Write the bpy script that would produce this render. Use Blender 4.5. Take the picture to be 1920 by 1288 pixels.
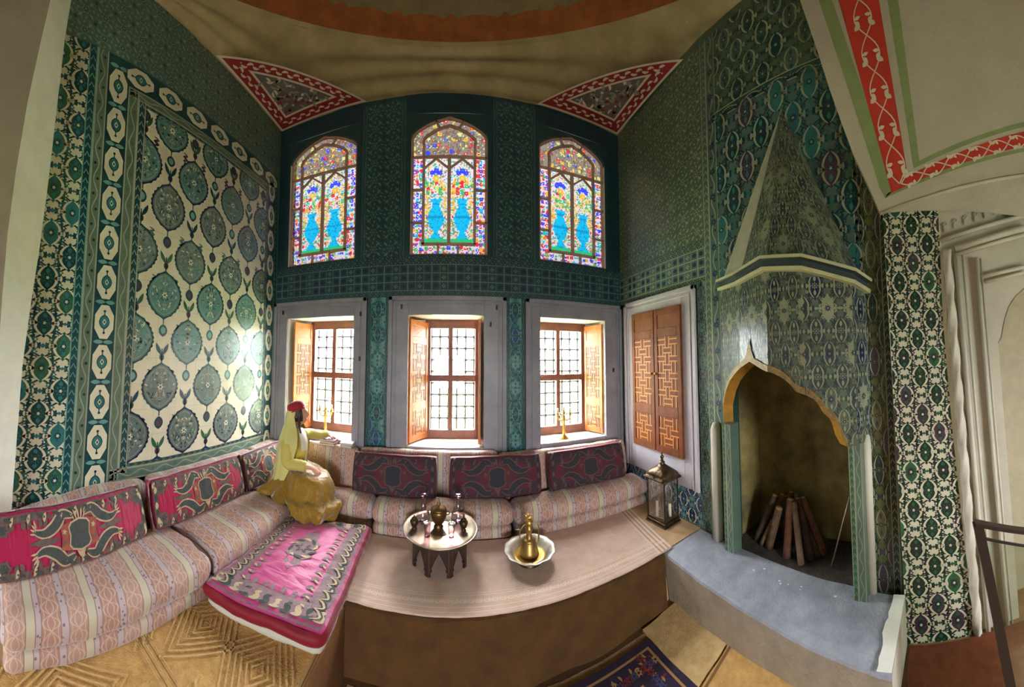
import bpy, bmesh, math, random
from math import sin, cos, pi, atan2, hypot, sqrt
from mathutils import Matrix, Vector, noise

for o in list(bpy.data.objects):
    bpy.data.objects.remove(o)
SC = bpy.context.scene
COL = SC.collection
random.seed(7)

# ------------------------------------------------------------------ camera: a swept panorama, so a cylindrical lens
HC = 2.35
CU, CV, FU, FV, PIT, ROL = 843., 659., 551., 549., .042, .009
cd = bpy.data.cameras.new('camera')
cd.type = 'PANO'
cd.panorama_type = 'CENTRAL_CYLINDRICAL'
cd.central_cylindrical_range_u_min = -CU / FU
cd.central_cylindrical_range_u_max = (1920 - CU) / FU
cd.central_cylindrical_range_v_min = -(1288 - CV) / FV
cd.central_cylindrical_range_v_max = CV / FV
cd.central_cylindrical_radius = 1
cd.clip_start = .01
cam = bpy.data.objects.new('camera', cd)
COL.objects.link(cam)
SC.camera = cam
_F = Vector((0, cos(PIT), sin(PIT)))
_U = Vector((0, -sin(PIT), cos(PIT)))
_X = Vector((1, 0, 0))
_R = cos(ROL) * _X + sin(ROL) * _U
_P = -sin(ROL) * _X + cos(ROL) * _U
cam.matrix_world = Matrix(((_R.x, _P.x, -_F.x, 0), (_R.y, _P.y, -_F.y, 0), (_R.z, _P.z, -_F.z, HC), (0, 0, 0, 1)))

# ------------------------------------------------------------------ world: bright overcast daylight, darker ground half
WORLD_STRENGTH = 23.0
w = bpy.data.worlds.new('sky')
SC.world = w
w.use_nodes = True
nt = w.node_tree
nt.nodes.clear()
wo = nt.nodes.new('ShaderNodeOutputWorld')
bg = nt.nodes.new('ShaderNodeBackground')
tc = nt.nodes.new('ShaderNodeTexCoord')
sx = nt.nodes.new('ShaderNodeSeparateXYZ')
mr = nt.nodes.new('ShaderNodeMapRange')
mr.inputs[1].default_value = -.25
mr.inputs[2].default_value = .75
cr = nt.nodes.new('ShaderNodeValToRGB')
cr.color_ramp.elements[0].color = (.30, .36, .30, 1)
cr.color_ramp.elements[1].color = (1.9, 2.0, 2.1, 1)
e_ = cr.color_ramp.elements.new(.30)
e_.color = (.86, .91, .95, 1)
nt.links.new(tc.outputs['Generated'], sx.inputs[0])
nt.links.new(sx.outputs[2], mr.inputs[0])
nt.links.new(mr.outputs[0], cr.inputs[0])
nt.links.new(cr.outputs[0], bg.inputs[0])
bg.inputs[1].default_value = WORLD_STRENGTH
nt.links.new(bg.outputs[0], wo.inputs[0])

# light portals in the openings the daylight comes through
def portal(x, y, z, sx_, sz_, inward):
    l = bpy.data.lights.new('daylight_portal', 'AREA')
    l.shape = 'RECTANGLE'
    l.size, l.size_y = sx_, sz_
    l.cycles.is_portal = True
    o = bpy.data.objects.new('daylight_portal', l)
    o.location = (x, y, z)
    o.rotation_euler = (-pi / 2 if inward < 0 else pi / 2, 0, 0)
    COL.objects.link(o)
for px_ in (-1.72, .08, 1.68):
    portal(px_, 4.27, 2.1, .85, 1.75, -1)
for px_ in (-1.816, -.0255, 1.709):
    portal(px_, 3.93, 4.7, 1.04, 1.95, -1)
REAR_FILL = (-.65, .65, 1.3, 2.7)  # unseen opening, added to let fill daylight in from behind
portal(0, -4.02, 2.0, 1.35, 1.45, 1)

SC.view_settings.view_transform = 'Standard'
SC.view_settings.look = 'None'
SC.view_settings.gamma = 1
SC.view_settings.use_curve_mapping = False
SC.view_settings.exposure = 1.2
SC.cycles.use_denoising = True
SC.cycles.max_bounces = 10
SC.cycles.diffuse_bounces = 6
SC.cycles.transparent_max_bounces = 12
SC.cycles.sample_clamp_indirect = 6.0
SC.cycles.caustics_reflective = False
SC.cycles.caustics_refractive = False

# ------------------------------------------------------------------ a pixel of the photograph on a plane of the room
def ray(u, v):
    th = (u - CU) / FU
    h = (CV - v) / FV
    return (_R * sin(th) + _F * cos(th) + _P * h)
def un(u, v, ax, val):
    d = ray(u, v)
    i = 'xyz'.index(ax)
    o = Vector((0, 0, HC))
    return o + d * ((val - o[i]) / d[i])

# ------------------------------------------------------------------ materials
def lin(c):
    c /= 255.
    return c / 12.92 if c <= .04045 else ((c + .055) / 1.055) ** 2.4
def rgb(r, g, b):
    return (lin(r), lin(g), lin(b), 1)
MATS = {}
def mat(name, c, rough=.6, metal=0, var=.0, vscale=8., bump=0., bscale=40., spec=.5, c2=None, coat=0):
    """plain surface with optional noise between two colours and a fine bump"""
    if name in MATS:
        return MATS[name]
    m = bpy.data.materials.new(name)
    m.use_nodes = True
    t = m.node_tree
    p = t.nodes['Principled BSDF']
    p.inputs['Base Color'].default_value = rgb(*c)
    p.inputs['Roughness'].default_value = rough
    p.inputs['Metallic'].default_value = metal
    p.inputs['Specular IOR Level'].default_value = spec
    if coat:
        p.inputs['Coat Weight'].default_value = coat
        p.inputs['Coat Roughness'].default_value = .12
    if var or c2:
        tx = t.nodes.new('ShaderNodeTexCoord')
        n = t.nodes.new('ShaderNodeTexNoise')
        n.inputs['Scale'].default_value = vscale
        n.inputs['Detail'].default_value = 5
        n.inputs['Roughness'].default_value = .65
        t.links.new(tx.outputs['Object'], n.inputs['Vector'])
        r = t.nodes.new('ShaderNodeValToRGB')
        r.color_ramp.elements[0].position = .32
        r.color_ramp.elements[1].position = .68
        a = rgb(*c)
        b = rgb(*c2) if c2 else tuple(min(1, x * (1 - var)) for x in a[:3]) + (1,)
        if not c2:
            a = tuple(min(1, x * (1 + var)) for x in a[:3]) + (1,)
        r.color_ramp.elements[0].color = a
        r.color_ramp.elements[1].color = b
        t.links.new(n.outputs['Fac'], r.inputs[0])
        t.links.new(r.outputs[0], p.inputs['Base Color'])
    if bump:
        tx = t.nodes.new('ShaderNodeTexCoord')
        n2 = t.nodes.new('ShaderNodeTexNoise')
        n2.inputs['Scale'].default_value = bscale
        n2.inputs['Detail'].default_value = 3
        t.links.new(tx.outputs['Object'], n2.inputs['Vector'])
        b_ = t.nodes.new('ShaderNodeBump')
        b_.inputs['Strength'].default_value = bump
        b_.inputs['Distance'].default_value = .02
        t.links.new(n2.outputs['Fac'], b_.inputs['Height'])
        t.links.new(b_.outputs[0], p.inputs['Normal'])
    MATS[name] = m
    return m
def tile(name, c, var=.12, rough=.30):
    return mat('glaze_' + name, c, rough, var=var, vscale=5, bump=.06, bscale=14)
def glassy(name, tint=(255, 255, 255), refl=.08, rough=.02):
    """thin clear pane: lets the daylight straight through, with a weak mirror on top"""
    if name in MATS:
        return MATS[name]
    m = bpy.data.materials.new(name)
    m.use_nodes = True
    t = m.node_tree
    t.nodes.clear()
    o = t.nodes.new('ShaderNodeOutputMaterial')
    tr = t.nodes.new('ShaderNodeBsdfTransparent')
    tr.inputs[0].default_value = rgb(*tint)
    gl = t.nodes.new('ShaderNodeBsdfGlossy')
    gl.inputs['Roughness'].default_value = rough
    mx = t.nodes.new('ShaderNodeMixShader')
    fr = t.nodes.new('ShaderNodeLayerWeight')
    fr.inputs[0].default_value = .25
    ma = t.nodes.new('ShaderNodeMath')
    ma.operation = 'MULTIPLY_ADD'
    ma.inputs[1].default_value = .5
    ma.inputs[2].default_value = refl * .5
    t.links.new(fr.outputs['Fresnel'], ma.inputs[0])
    t.links.new(ma.outputs[0], mx.inputs[0])
    t.links.new(tr.outputs[0], mx.inputs[1])
    t.links.new(gl.outputs[0], mx.inputs[2])
    t.links.new(mx.outputs[0], o.inputs[0])
    MATS[name] = m
    return m
def stained(name, c, k=1.0):
    """coloured pane: daylight comes through it in its colour, half straight and half scattered"""
    if name in MATS:
        return MATS[name]
    m = bpy.data.materials.new(name)
    m.use_nodes = True
    t = m.node_tree
    t.nodes.clear()
    o = t.nodes.new('ShaderNodeOutputMaterial')
    tr = t.nodes.new('ShaderNodeBsdfTransparent')
    col = rgb(*c)
    tr.inputs[0].default_value = tuple(x * k for x in col[:3]) + (1,)
    gl = t.nodes.new('ShaderNodeBsdfGlossy')
    gl.inputs['Roughness'].default_value = .15
    gl.inputs['Color'].default_value = (.5, .5, .5, 1)
    mx = t.nodes.new('ShaderNodeMixShader')
    mx.inputs[0].default_value = .04
    t.links.new(tr.outputs[0], mx.inputs[1])
    t.links.new(gl.outputs[0], mx.inputs[2])
    t.links.new(mx.outputs[0], o.inputs[0])
    MATS[name] = m
    return m

# ------------------------------------------------------------------ mesh building
class MB:
    """collects shapes and links them as ONE mesh object"""
    def __init__(self):
        self.v, self.f, self.m, self.s, self.mats = [], [], [], [], []
    def mi(self, m):
        if m not in self.mats:
            self.mats.append(m)
        return self.mats.index(m)
    def poly(self, pts, m, smooth=False):
        b = len(self.v)
        self.v += [tuple(p) for p in pts]
        self.f.append(list(range(b, b + len(pts))))
        self.m.append(self.mi(m))
        self.s.append(smooth)
    def mesh(self, verts, faces, m, smooth=False):
        b = len(self.v)
        self.v += [tuple(p) for p in verts]
        k = self.mi(m)
        for f in faces:
            self.f.append([b + i for i in f])
            self.m.append(k)
            self.s.append(smooth)
    def box(self, a, b, m, bev=0, rot=None, piv=None):
        x0, y0, z0 = a
        x1, y1, z1 = b
        if bev:
            bm = bmesh.new()
            bmesh.ops.create_cube(bm, size=1)
            for q in bm.verts:
                q.co = Vector(((x0 + x1) / 2 + q.co.x * (x1 - x0), (y0 + y1) / 2 + q.co.y * (y1 - y0), (z0 + z1) / 2 + q.co.z * (z1 - z0)))
            bmesh.ops.bevel(bm, geom=list(bm.edges), offset=bev, segments=2, affect='EDGES', profile=.5)
            vs = [q.co.copy() for q in bm.verts]
            bm.verts.index_update()
            fs = [[q.index for q in f.verts] for f in bm.faces]
            bm.free()
        else:
            vs = [Vector(p) for p in ((x0, y0, z0), (x1, y0, z0), (x1, y1, z0), (x0, y1, z0), (x0, y0, z1), (x1, y0, z1), (x1, y1, z1), (x0, y1, z1))]
            fs = [(0, 3, 2, 1), (4, 5, 6, 7), (0, 1, 5, 4), (1, 2, 6, 5), (2, 3, 7, 6), (3, 0, 4, 7)]
        if rot is not None:
            c = Vector(piv if piv is not None else ((x0 + x1) / 2, (y0 + y1) / 2, (z0 + z1) / 2))
            vs = [rot @ (q - c) + c for q in vs]
        self.mesh(vs, fs, m)
    def loft(self, rings, m, closed=True, cap=True, smooth=True):
        """rings: lists of points of one length"""
        n = len(rings[0])
        vs = [p for r in rings for p in r]
        fs = []
        for i in range(len(rings) - 1):
            for j in range(n if closed else n - 1):
                k = (j + 1) % n
                fs.append((i * n + j, i * n + k, (i + 1) * n + k, (i + 1) * n + j))
        if cap and closed:
            fs.append(tuple(reversed(range(n))))
            fs.append(tuple((len(rings) - 1) * n + j for j in range(n)))
        self.mesh(vs, fs, m, smooth)
    def tube(self, pts, r, m, n=8, cap=True):
        pts = [Vector(p) for p in pts]
        rs = r if isinstance(r, (list, tuple)) else [r] * len(pts)
        rings = []
        ref = None
        for i, p in enumerate(pts):
            d = (pts[min(i + 1, len(pts) - 1)] - pts[max(i - 1, 0)]).normalized()
            if ref is None:
                ref = Vector((0, 0, 1)) if abs(d.z) < .9 else Vector((1, 0, 0))
            a = d.cross(ref)
            if a.length < 1e-6:
                a = d.orthogonal()
            a.normalize()
            b = d.cross(a).normalized()
            ref = a.cross(d)
            rings.append([p + (a * cos(2 * pi * j / n) + b * sin(2 * pi * j / n)) * rs[i] for j in range(n)])
        self.loft(rings, m, True, cap)
    def lathe(self, prof, m, c=(0, 0, 0), n=24, lobes=0, amp=0, smooth=True):
        """prof: (radius, height) from bottom to top"""
        c = Vector(c)
        rings = []
        for r, z in prof:
            rings.append([c + Vector((r * (1 + amp * cos(lobes * 2 * pi * j / n)) * cos(2 * pi * j / n), r * (1 + amp * cos(lobes * 2 * pi * j / n)) * sin(2 * pi * j / n), z)) for j in range(n)])
        self.loft(rings, m, True, True, smooth)
    def prism(self, pts, d, m):
        """polygon swept along vector d"""
        d = Vector(d)
        pts = [Vector(p) for p in pts]
        n = len(pts)
        vs = pts + [p + d for p in pts]
        fs = [tuple(range(n)), tuple(reversed(range(n, 2 * n)))] + [(j, n + j, n + (j + 1) % n, (j + 1) % n) for j in range(n)]
        self.mesh(vs, fs, m)
    def build(self, name, parent=None, loc=None):
        me = bpy.data.meshes.new(name)
        L = Vector(loc) if loc is not None else Vector((0, 0, 0))
        me.from_pydata([tuple(Vector(p) - L) for p in self.v], [], self.f)
        for m in self.mats:
            me.materials.append(m)
        me.polygons.foreach_set('material_index', self.m)
        me.polygons.foreach_set('use_smooth', self.s)
        me.update()
        o = bpy.data.objects.new(name, me)
        COL.objects.link(o)
        if parent is not None:
            o.parent = parent
        if loc is not None:
            o.location = L
        return o
def recalc(o):
    bm = bmesh.new()
    bm.from_mesh(o.data)
    bmesh.ops.recalc_face_normals(bm, faces=bm.faces)
    bm.to_mesh(o.data)
    bm.free()
    return o
def tag(o, label, cat, group=None):
    o['label'] = label
    o['category'] = cat
    if group:
        o['group'] = group
    return o
def struct(o):
    o['kind'] = 'structure'
    return o
def thing(name, label, cat, loc=(0, 0, 0), rz=0, group=None):
    o = bpy.data.objects.new(name, None)
    o.empty_display_size = .1
    COL.objects.link(o)
    o.location = loc
    o.rotation_euler = (0, 0, rz)
    return tag(o, label, cat, group)
def copy_thing(o, loc, rz=None, label=None, parent=None):
    c = o.copy()
    COL.objects.link(c)
    if parent is None:
        c.location = loc
        if rz is not None:
            c.rotation_euler = (0, 0, rz)
        if label:
            c['label'] = label
    else:
        c.parent = parent
    for ch in list(o.children):
        copy_thing(ch, None, parent=c)
    return c

# ------------------------------------------------------------------ flat ornament: polygons on a surface, each layer a hair above the last
def clip_rect(p, x0, y0, x1, y1):
    def cl(p, ins, cut):
        out = []
        for i in range(len(p)):
            a, b = p[i - 1], p[i]
            ia, ib = ins(a), ins(b)
            if ia != ib:
                out.append(cut(a, b))
            if ib:
                out.append(b)
        return out
    def cx(v):
        return lambda a, b: (v, a[1] + (b[1] - a[1]) * (v - a[0]) / (b[0] - a[0]))
    def cy(v):
        return lambda a, b: (a[0] + (b[0] - a[0]) * (v - a[1]) / (b[1] - a[1]), v)
    for ins, cut in ((lambda q: q[0] >= x0, cx(x0)), (lambda q: q[0] <= x1, cx(x1)), (lambda q: q[1] >= y0, cy(y0)), (lambda q: q[1] <= y1, cy(y1))):
        p = cl(p, ins, cut)
        if len(p) < 3:
            return None
    return p
def clip_convex(p, c):
    """keep the part of p inside the counter-clockwise polygon c"""
    for i in range(len(c)):
        a, b = c[i - 1], c[i]
        def sd(q):
            return (b[0] - a[0]) * (q[1] - a[1]) - (b[1] - a[1]) * (q[0] - a[0])
        out = []
        for k in range(len(p)):
            u, v = p[k - 1], p[k]
            su, sv = sd(u), sd(v)
            if (su >= 0) != (sv >= 0):
                t = su / (su - sv)
                out.append((u[0] + (v[0] - u[0]) * t, u[1] + (v[1] - u[1]) * t))
            if sv >= 0:
                out.append(v)
        p = out
        if len(p) < 3:
            return None
    return p
class Deco:
    def __init__(self, mb, fn, rect=None, holes=(), dz=.0007):
        self.mb, self.fn, self.rect, self.holes, self.dz = mb, fn, rect, holes, dz
        self.T = (0, 0, 1, 1, 0)
        self.filt = None
        self.convex = None
    def at(self, x, y, sx=1, sy=1, rot=0):
        self.T = (x, y, sx, sy, rot)
        return self
    def poly(self, pts, m, layer):
        x, y, sx_, sy_, r = self.T
        c, s = cos(r), sin(r)
        p = [(x + c * a * sx_ - s * b * sy_, y + s * a * sx_ + c * b * sy_) for a, b in pts]
        if self.rect:
            p = clip_rect(p, *self.rect)
            if not p:
                return
        if self.convex:
            p = clip_convex(p, self.convex)
            if not p:
                return
        if self.filt and not self.filt(p):
            return
        if self.holes:
            mx = sum(q[0] for q in p) / len(p)
            my = sum(q[1] for q in p) / len(p)
            for h in self.holes:
                if h[0] < mx < h[2] and h[1] < my < h[3]:
                    return
        self.mb.poly([self.fn(a, b, layer * self.dz) for a, b in p], m)
    def rectf(self, x0, y0, x1, y1, m, layer):
        self.poly([(x0, y0), (x1, y0), (x1, y1), (x0, y1)], m, layer)
    def stroke(self, pts, wd, m, layer, closed=False):
        n = len(pts)
        L, R = [], []
        for i in range(n):
            if closed:
                a, b = pts[i - 1], pts[(i + 1) % n]
            else:
                a, b = pts[max(i - 1, 0)], pts[min(i + 1, n - 1)]
            dx, dy = b[0] - a[0], b[1] - a[1]
            l = hypot(dx, dy) or 1
            ww = wd[i] if isinstance(wd, (list, tuple)) else wd
            nx, ny = -dy / l * ww / 2, dx / l * ww / 2
            L.append((pts[i][0] + nx, pts[i][1] + ny))
            R.append((pts[i][0] - nx, pts[i][1] - ny))
        for i in range(n if closed else n - 1):
            k = (i + 1) % n
            self.poly([L[i], R[i], R[k], L[k]], m, layer)
    def disc(self, x, y, rx, ry, m, layer, n=10, wob=0, k=5, ph=0):
        self.poly([(x + rx * (1 + wob * cos(k * 2 * pi * j / n + ph)) * cos(2 * pi * j / n), y + ry * (1 + wob * cos(k * 2 * pi * j / n + ph)) * sin(2 * pi * j / n)) for j in range(n)], m, layer)
    def flower(self, x, y, r, m, layer, petals=6, mc=None, ph=0):
        n = petals * 4
        self.poly([(x + r * (.72 + .28 * cos(petals * 2 * pi * j / n)) * cos(2 * pi * j / n + ph), y + r * (.72 + .28 * cos(petals * 2 * pi * j / n)) * sin(2 * pi * j / n + ph)) for j in range(n)], m, layer)
        if mc:
            self.disc(x, y, r * .32, r * .32, mc, layer + 1, 6)
    def leaf(self, x, y, L, wd, ang, m, layer, bend=.0, n=5):
        """pointed leaf from (x,y) along ang"""
        up, dn = [], []
        for i in range(n + 1):
            t = i / n
            a = ang + bend * t
            px, py = x + L * t * cos(ang + bend * t / 2), y + L * t * sin(ang + bend * t / 2)
            h = wd / 2 * sin(pi * t) ** .8
            up.append((px - h * sin(a), py + h * cos(a)))
            dn.append((px + h * sin(a), py - h * cos(a)))
        self.poly(up + dn[-2:0:-1], m, layer)
def ogive(w, h, n=9):
    """almond outline, pointed top and bottom"""
    out = []
    for s in (1, -1):
        for i in range(n):
            t = s * (1 - 2 * i / n)
            out.append((s * w / 2 * max(0, 1 - abs(t) ** 1.9) ** .72, t * h / 2))
    return out[::-1]
def arc(cx_, cy_, r, a0, a1, n=8, ry=None):
    return [(cx_ + r * cos(a0 + (a1 - a0) * i / n), cy_ + (ry or r) * sin(a0 + (a1 - a0) * i / n)) for i in range(n + 1)]
def catmull(pts, k=4):
    out = []
    for i in range(len(pts) - 1):
        p0, p1, p2, p3 = pts[max(i - 1, 0)], pts[i], pts[i + 1], pts[min(i + 2, len(pts) - 1)]
        for j in range(k):
            t = j / k
            out.append(tuple(.5 * (2 * b + (c - a) * t + (2 * a - 5 * b + 4 * c - d) * t * t + (3 * b - a - 3 * c + d) * t ** 3) for a, b, c, d in zip(p0, p1, p2, p3)))
    out.append(tuple(pts[-1]))
    return out
# ------------------------------------------------------------------ palette
CREAM = tile('cream', (214, 206, 178), .06)
MEDA = tile('medallion_sage', (86, 124, 118), .15)
MEDB = tile('medallion_grey', (98, 112, 106), .15)
CREAMG = tile('grey_cream', (150, 152, 128), .12)
TEAL = tile('teal', (48, 112, 112), .2)
TEALD = tile('deep_teal', (22, 66, 70), .2)
TEALL = tile('pale_teal', (104, 150, 140), .15)
BLUE = tile('cobalt', (44, 66, 120), .2)
NAVY = tile('navy', (28, 40, 72), .2)
GREEN = tile('leaf_green', (52, 96, 66), .2)
GREEND = tile('bottle_green', (30, 54, 42), .2)
OLIVE = tile('olive', (98, 100, 62), .2)
GREYG = tile('grey_green', (92, 112, 96), .18)
PURPLE = tile('manganese', (74, 56, 72), .2)
RUST = tile('rust', (122, 74, 60), .2)
SLATE = tile('slate_green', (82, 106, 98), .2)
BACKB = tile('back_base', (38, 66, 70), .18)
BACKL = tile('back_line', (92, 120, 116), .18)
BACKM = tile('back_mid', (26, 54, 66), .18)
RWB = tile('side_base', (86, 106, 84), .2)
RWL = tile('side_line', (158, 164, 128), .18)
RWD = tile('side_dark', (48, 76, 68), .2)
MARBLE = mat('grey_marble', (150, 147, 152), .35, c2=(124, 121, 130), vscale=3, bump=.05)
WHITE = mat('white_plaster', (226, 222, 214), .7, var=.05, vscale=4, bump=.12, bscale=22)
PLASTER = mat('warm_plaster', (194, 182, 164), .85, var=.07, vscale=3, bump=.15, bscale=30)
JAMBG = mat('shaded_plaster', (150, 138, 120), .85, var=.12, vscale=2.5, bump=.2, bscale=25)  # pier face away from the windows, its shade put into the colour
PORTALM = mat('cream_marble', (206, 198, 180), .65, c2=(186, 178, 158), vscale=2.5, bump=.06)
CEILP = mat('ceiling_plaster', (180, 160, 118), .9, c2=(146, 126, 84), vscale=2.2, bump=.3, bscale=6)
DOMEB = mat('dome_red_brown', (166, 92, 40), .9, c2=(126, 68, 34), vscale=5, bump=.2)
DOMEG = mat('dome_olive', (140, 118, 80), .9, c2=(112, 96, 66), vscale=3, bump=.2)
REDP = mat('red_paint', (196, 52, 34), .75, var=.1, vscale=6)
REDD = mat('crimson_paint', (150, 34, 34), .75, var=.15, vscale=6)
GREENP = mat('green_paint', (138, 150, 98), .8, var=.1, vscale=6)
MAUVE = mat('mauve_paint', (112, 98, 96), .8, var=.2, vscale=9)
WPAINT = mat('white_paint', (228, 214, 190), .8)

# ------------------------------------------------------------------ ornament
def strip(d, vert, a0, a1, b0, b1, base, line, acc, step=.09, layer=1, edge=.12):
    """border running along its long side: two edge lines and a wavy stem with buds"""
    w = (a1 - a0)
    def P(l, t):
        return (l, t) if vert else (t, l)
    def R(l0, t0, l1, t1, m, ly):
        p, q = P(l0, t0), P(l1, t1)
        d.rectf(min(p[0], q[0]), min(p[1], q[1]), max(p[0], q[0]), max(p[1], q[1]), m, ly)
    R(a0, b0, a1, b1, base, layer)
    R(a0, b0, a0 + w * edge, b1, line, layer + 1)
    R(a1 - w * edge, b0, a1, b1, line, layer + 1)
    n = max(2, int((b1 - b0) / step))
    st = (b1 - b0) / n
    c = (a0 + a1) / 2
    pts = []
    for i in range(n * 4 + 1):
        pts.append(P(c + w * .20 * sin(i * pi / 4 * 1.0), b0 + st * i / 4))
    d.stroke(pts, w * .09, line, layer + 1)
    for i in range(n):
        p = P(c + (w * .14 if i % 2 else -w * .14), b0 + st * (i + .5))
        d.disc(p[0], p[1], w * .13, w * .13, acc, layer + 2, 6)
def chain(d, vert, a0, a1, b0, b1, base, line, step=.07, layer=1):
    w = a1 - a0
    def P(l, t):
        return (l, t) if vert else (t, l)
    p, q = P(a0, b0), P(a1, b1)
    d.rectf(p[0], p[1], q[0], q[1], base, layer)
    for e in (a0, a1 - w * .14):
        p, q = P(e, b0), P(e + w * .14, b1)
        d.rectf(min(p[0], q[0]), min(p[1], q[1]), max(p[0], q[0]), max(p[1], q[1]), line, layer + 1)
    n = max(1, int((b1 - b0) / step))
    st = (b1 - b0) / n
    for i in range(n):
        t = b0 + st * (i + .5)
        c = (a0 + a1) / 2
        d.stroke([P(c - w * .28, t - st * .3), P(c, t + st * .22), P(c + w * .28, t - st * .3)], w * .13, line, layer + 1)
def scroll(d, x0, y0, x1, y1, w, h, bgm, dk, mid, acc, ring, layer=1, ox=0., oy=0., bg=True):
    """ogee lattice of pale scrolls round dark palmettes, rosettes between"""
    R0 = d.rect
    d.rect = (x0, y0, x1, y1) if R0 is None else (max(x0, R0[0]), max(y0, R0[1]), min(x1, R0[2]), min(y1, R0[3]))
    if bg:
        d.rectf(x0, y0, x1, y1, bgm, layer)
    i0, i1 = int((x0 - ox) / w) - 2, int((x1 - ox) / w) + 2
    j0, j1 = int((y0 - oy) / h) - 2, int((y1 - oy) / h) + 2
    rnd = random.Random(int(x0 * 77 + y0 * 13 + 5))
    for i in range(i0, i1 + 1):
        for j in range(j0, j1 + 1):
            for k in (0, 1):
                x = ox + (i + .5 * k) * w
                y = oy + (j + .5 * k) * h
                if x < x0 - w or x > x1 + w or y < y0 - h or y > y1 + h:
                    continue
                mm = [dk, mid, dk, acc][rnd.randrange(4)]
                # dark lobed compartment behind the palmette
                q4 = [(0, 1), (.26, .66), (.60, .74), (.56, .32), (1, 0)]
                half_ = q4 + [(a, -b) for a, b in reversed(q4[:-1])]
                lob = half_ + [(-a, b) for a, b in reversed(half_[1:-1])]
                d.poly([(x + a * w * .50, y + b * h * .33) for a, b in lob], mm, layer + 1)
                for s in (-1, 1):
                    for q in (-1, 1):
                        # stems winding to the neighbours, with a curl
                        d.stroke([(x + s * w * (.06 + .20 * sin(pi * t / 7)), y + q * h * (.26 + .30 * t / 7)) for t in range(8)], w * .045, dk, layer + 2)
                        d.stroke([(x + s * w * .30 + s * w * .07 * cos(a_), y + q * h * .27 + h * .045 * sin(a_)) for a_ in [k2 * .75 for k2 in range(7)]], w * .030, dk, layer + 2)
                        d.flower(x + s * .19 * w, y + q * .365 * h, w * .080, rnd.choice([acc, acc, dk, mid]), layer + 3, 5, bgm)
                        # pale scrolls hugging the palmette
                        sc_ = catmull([(x + s * w * .03, y + q * h * .27), (x + s * w * .15, y + q * h * .19), (x + s * w * .22, y + q * h * .08), (x + s * w * .19, y), (x + s * w * .27, y - q * h * .02), (x + s * w * .31, y + q * h * .04)], 2)
                        nn_ = len(sc_)
                        d.stroke(sc_, [w * (.020 + .050 * sin(pi * i_ / (nn_ - 1))) for i_ in range(nn_)], ring, layer + 3)
                    d.leaf(x + s * w * .33, y - h * .07, h * .14, w * .07, pi / 2, ring, layer + 3)
                d.flower(x, y, w * .150, mid if k else acc, layer + 4, 8)
                d.disc(x, y, w * .085, w * .085, dk, layer + 5, 8)
                d.flower(x, y, w * .05, ring, layer + 6, 5)
                d.leaf(x, y + h * .09, h * .13, w * .11, pi / 2, mid, layer + 4)
                d.leaf(x, y - h * .09, h * .13, w * .11, -pi / 2, mid, layer + 4)
                d.poly([(x + a * w, y + h * .5 + b * h) for a, b in ((0, .055), (.075, 0), (0, -.055), (-.075, 0))] if k == 0 else [(x + a * w, y + h * .5 + b * h) for a, b in ((0, .04), (.055, 0), (0, -.04), (-.055, 0))], mid, layer + 2)
    d.rect = R0
def floral(d, x0, y0, x1, y1, w, base, ln, dk, layer=1, acc=None, bg=True):
    """dense small-scale tile pattern: rosettes, split leaves and stems"""
    R0 = d.rect
    d.rect = (x0, y0, x1, y1) if R0 is None else (max(x0, R0[0]), max(y0, R0[1]), min(x1, R0[2]), min(y1, R0[3]))
    if bg:
        d.rectf(x0, y0, x1, y1, base, layer)
    nx, ny = max(1, round((x1 - x0) / w)), max(1, round((y1 - y0) / w))
    w1, h1 = (x1 - x0) / nx, (y1 - y0) / ny
    rnd = random.Random(int(x0 * 71 + y0 * 31))
    for i in range(nx):
        for j in range(ny):
            cx_, cy_ = x0 + (i + .5) * w1, y0 + (j + .5) * h1
            d.flower(cx_, cy_, w1 * .24, ln, layer + 1, 6)
            d.flower(cx_, cy_, w1 * .17, dk if (i + j) % 2 else (acc or dk), layer + 2, 6)
            d.disc(cx_, cy_, w1 * .06, w1 * .06, ln, layer + 3, 5)
            for q in range(4):
                a = pi / 4 + q * pi / 2
                d.leaf(cx_ + w1 * .25 * cos(a), cy_ + h1 * .25 * sin(a), w1 * .3, w1 * .11, a + .5, ln, layer + 1, bend=-1.0, n=4)
                d.leaf(cx_ + w1 * .46 * cos(q * pi / 2), cy_ + h1 * .46 * sin(q * pi / 2), w1 * .16, w1 * .10, a + 1.9, ln, layer + 1, n=3)
            d.stroke([(cx_ - w1 * .5, cy_ - h1 * .16), (cx_ - w1 * .32, cy_ - h1 * .28), (cx_ - w1 * .16, cy_ - h1 * .5)], w1 * .035, ln, layer + 1)
            d.stroke([(cx_ + w1 * .5, cy_ + h1 * .16), (cx_ + w1 * .32, cy_ + h1 * .28), (cx_ + w1 * .16, cy_ + h1 * .5)], w1 * .035, ln, layer + 1)
            d.disc(cx_ + w1 * .5, cy_ + h1 * .5, w1 * .10, h1 * .10, acc or dk, layer + 1, 6)
    d.rect = R0
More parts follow.
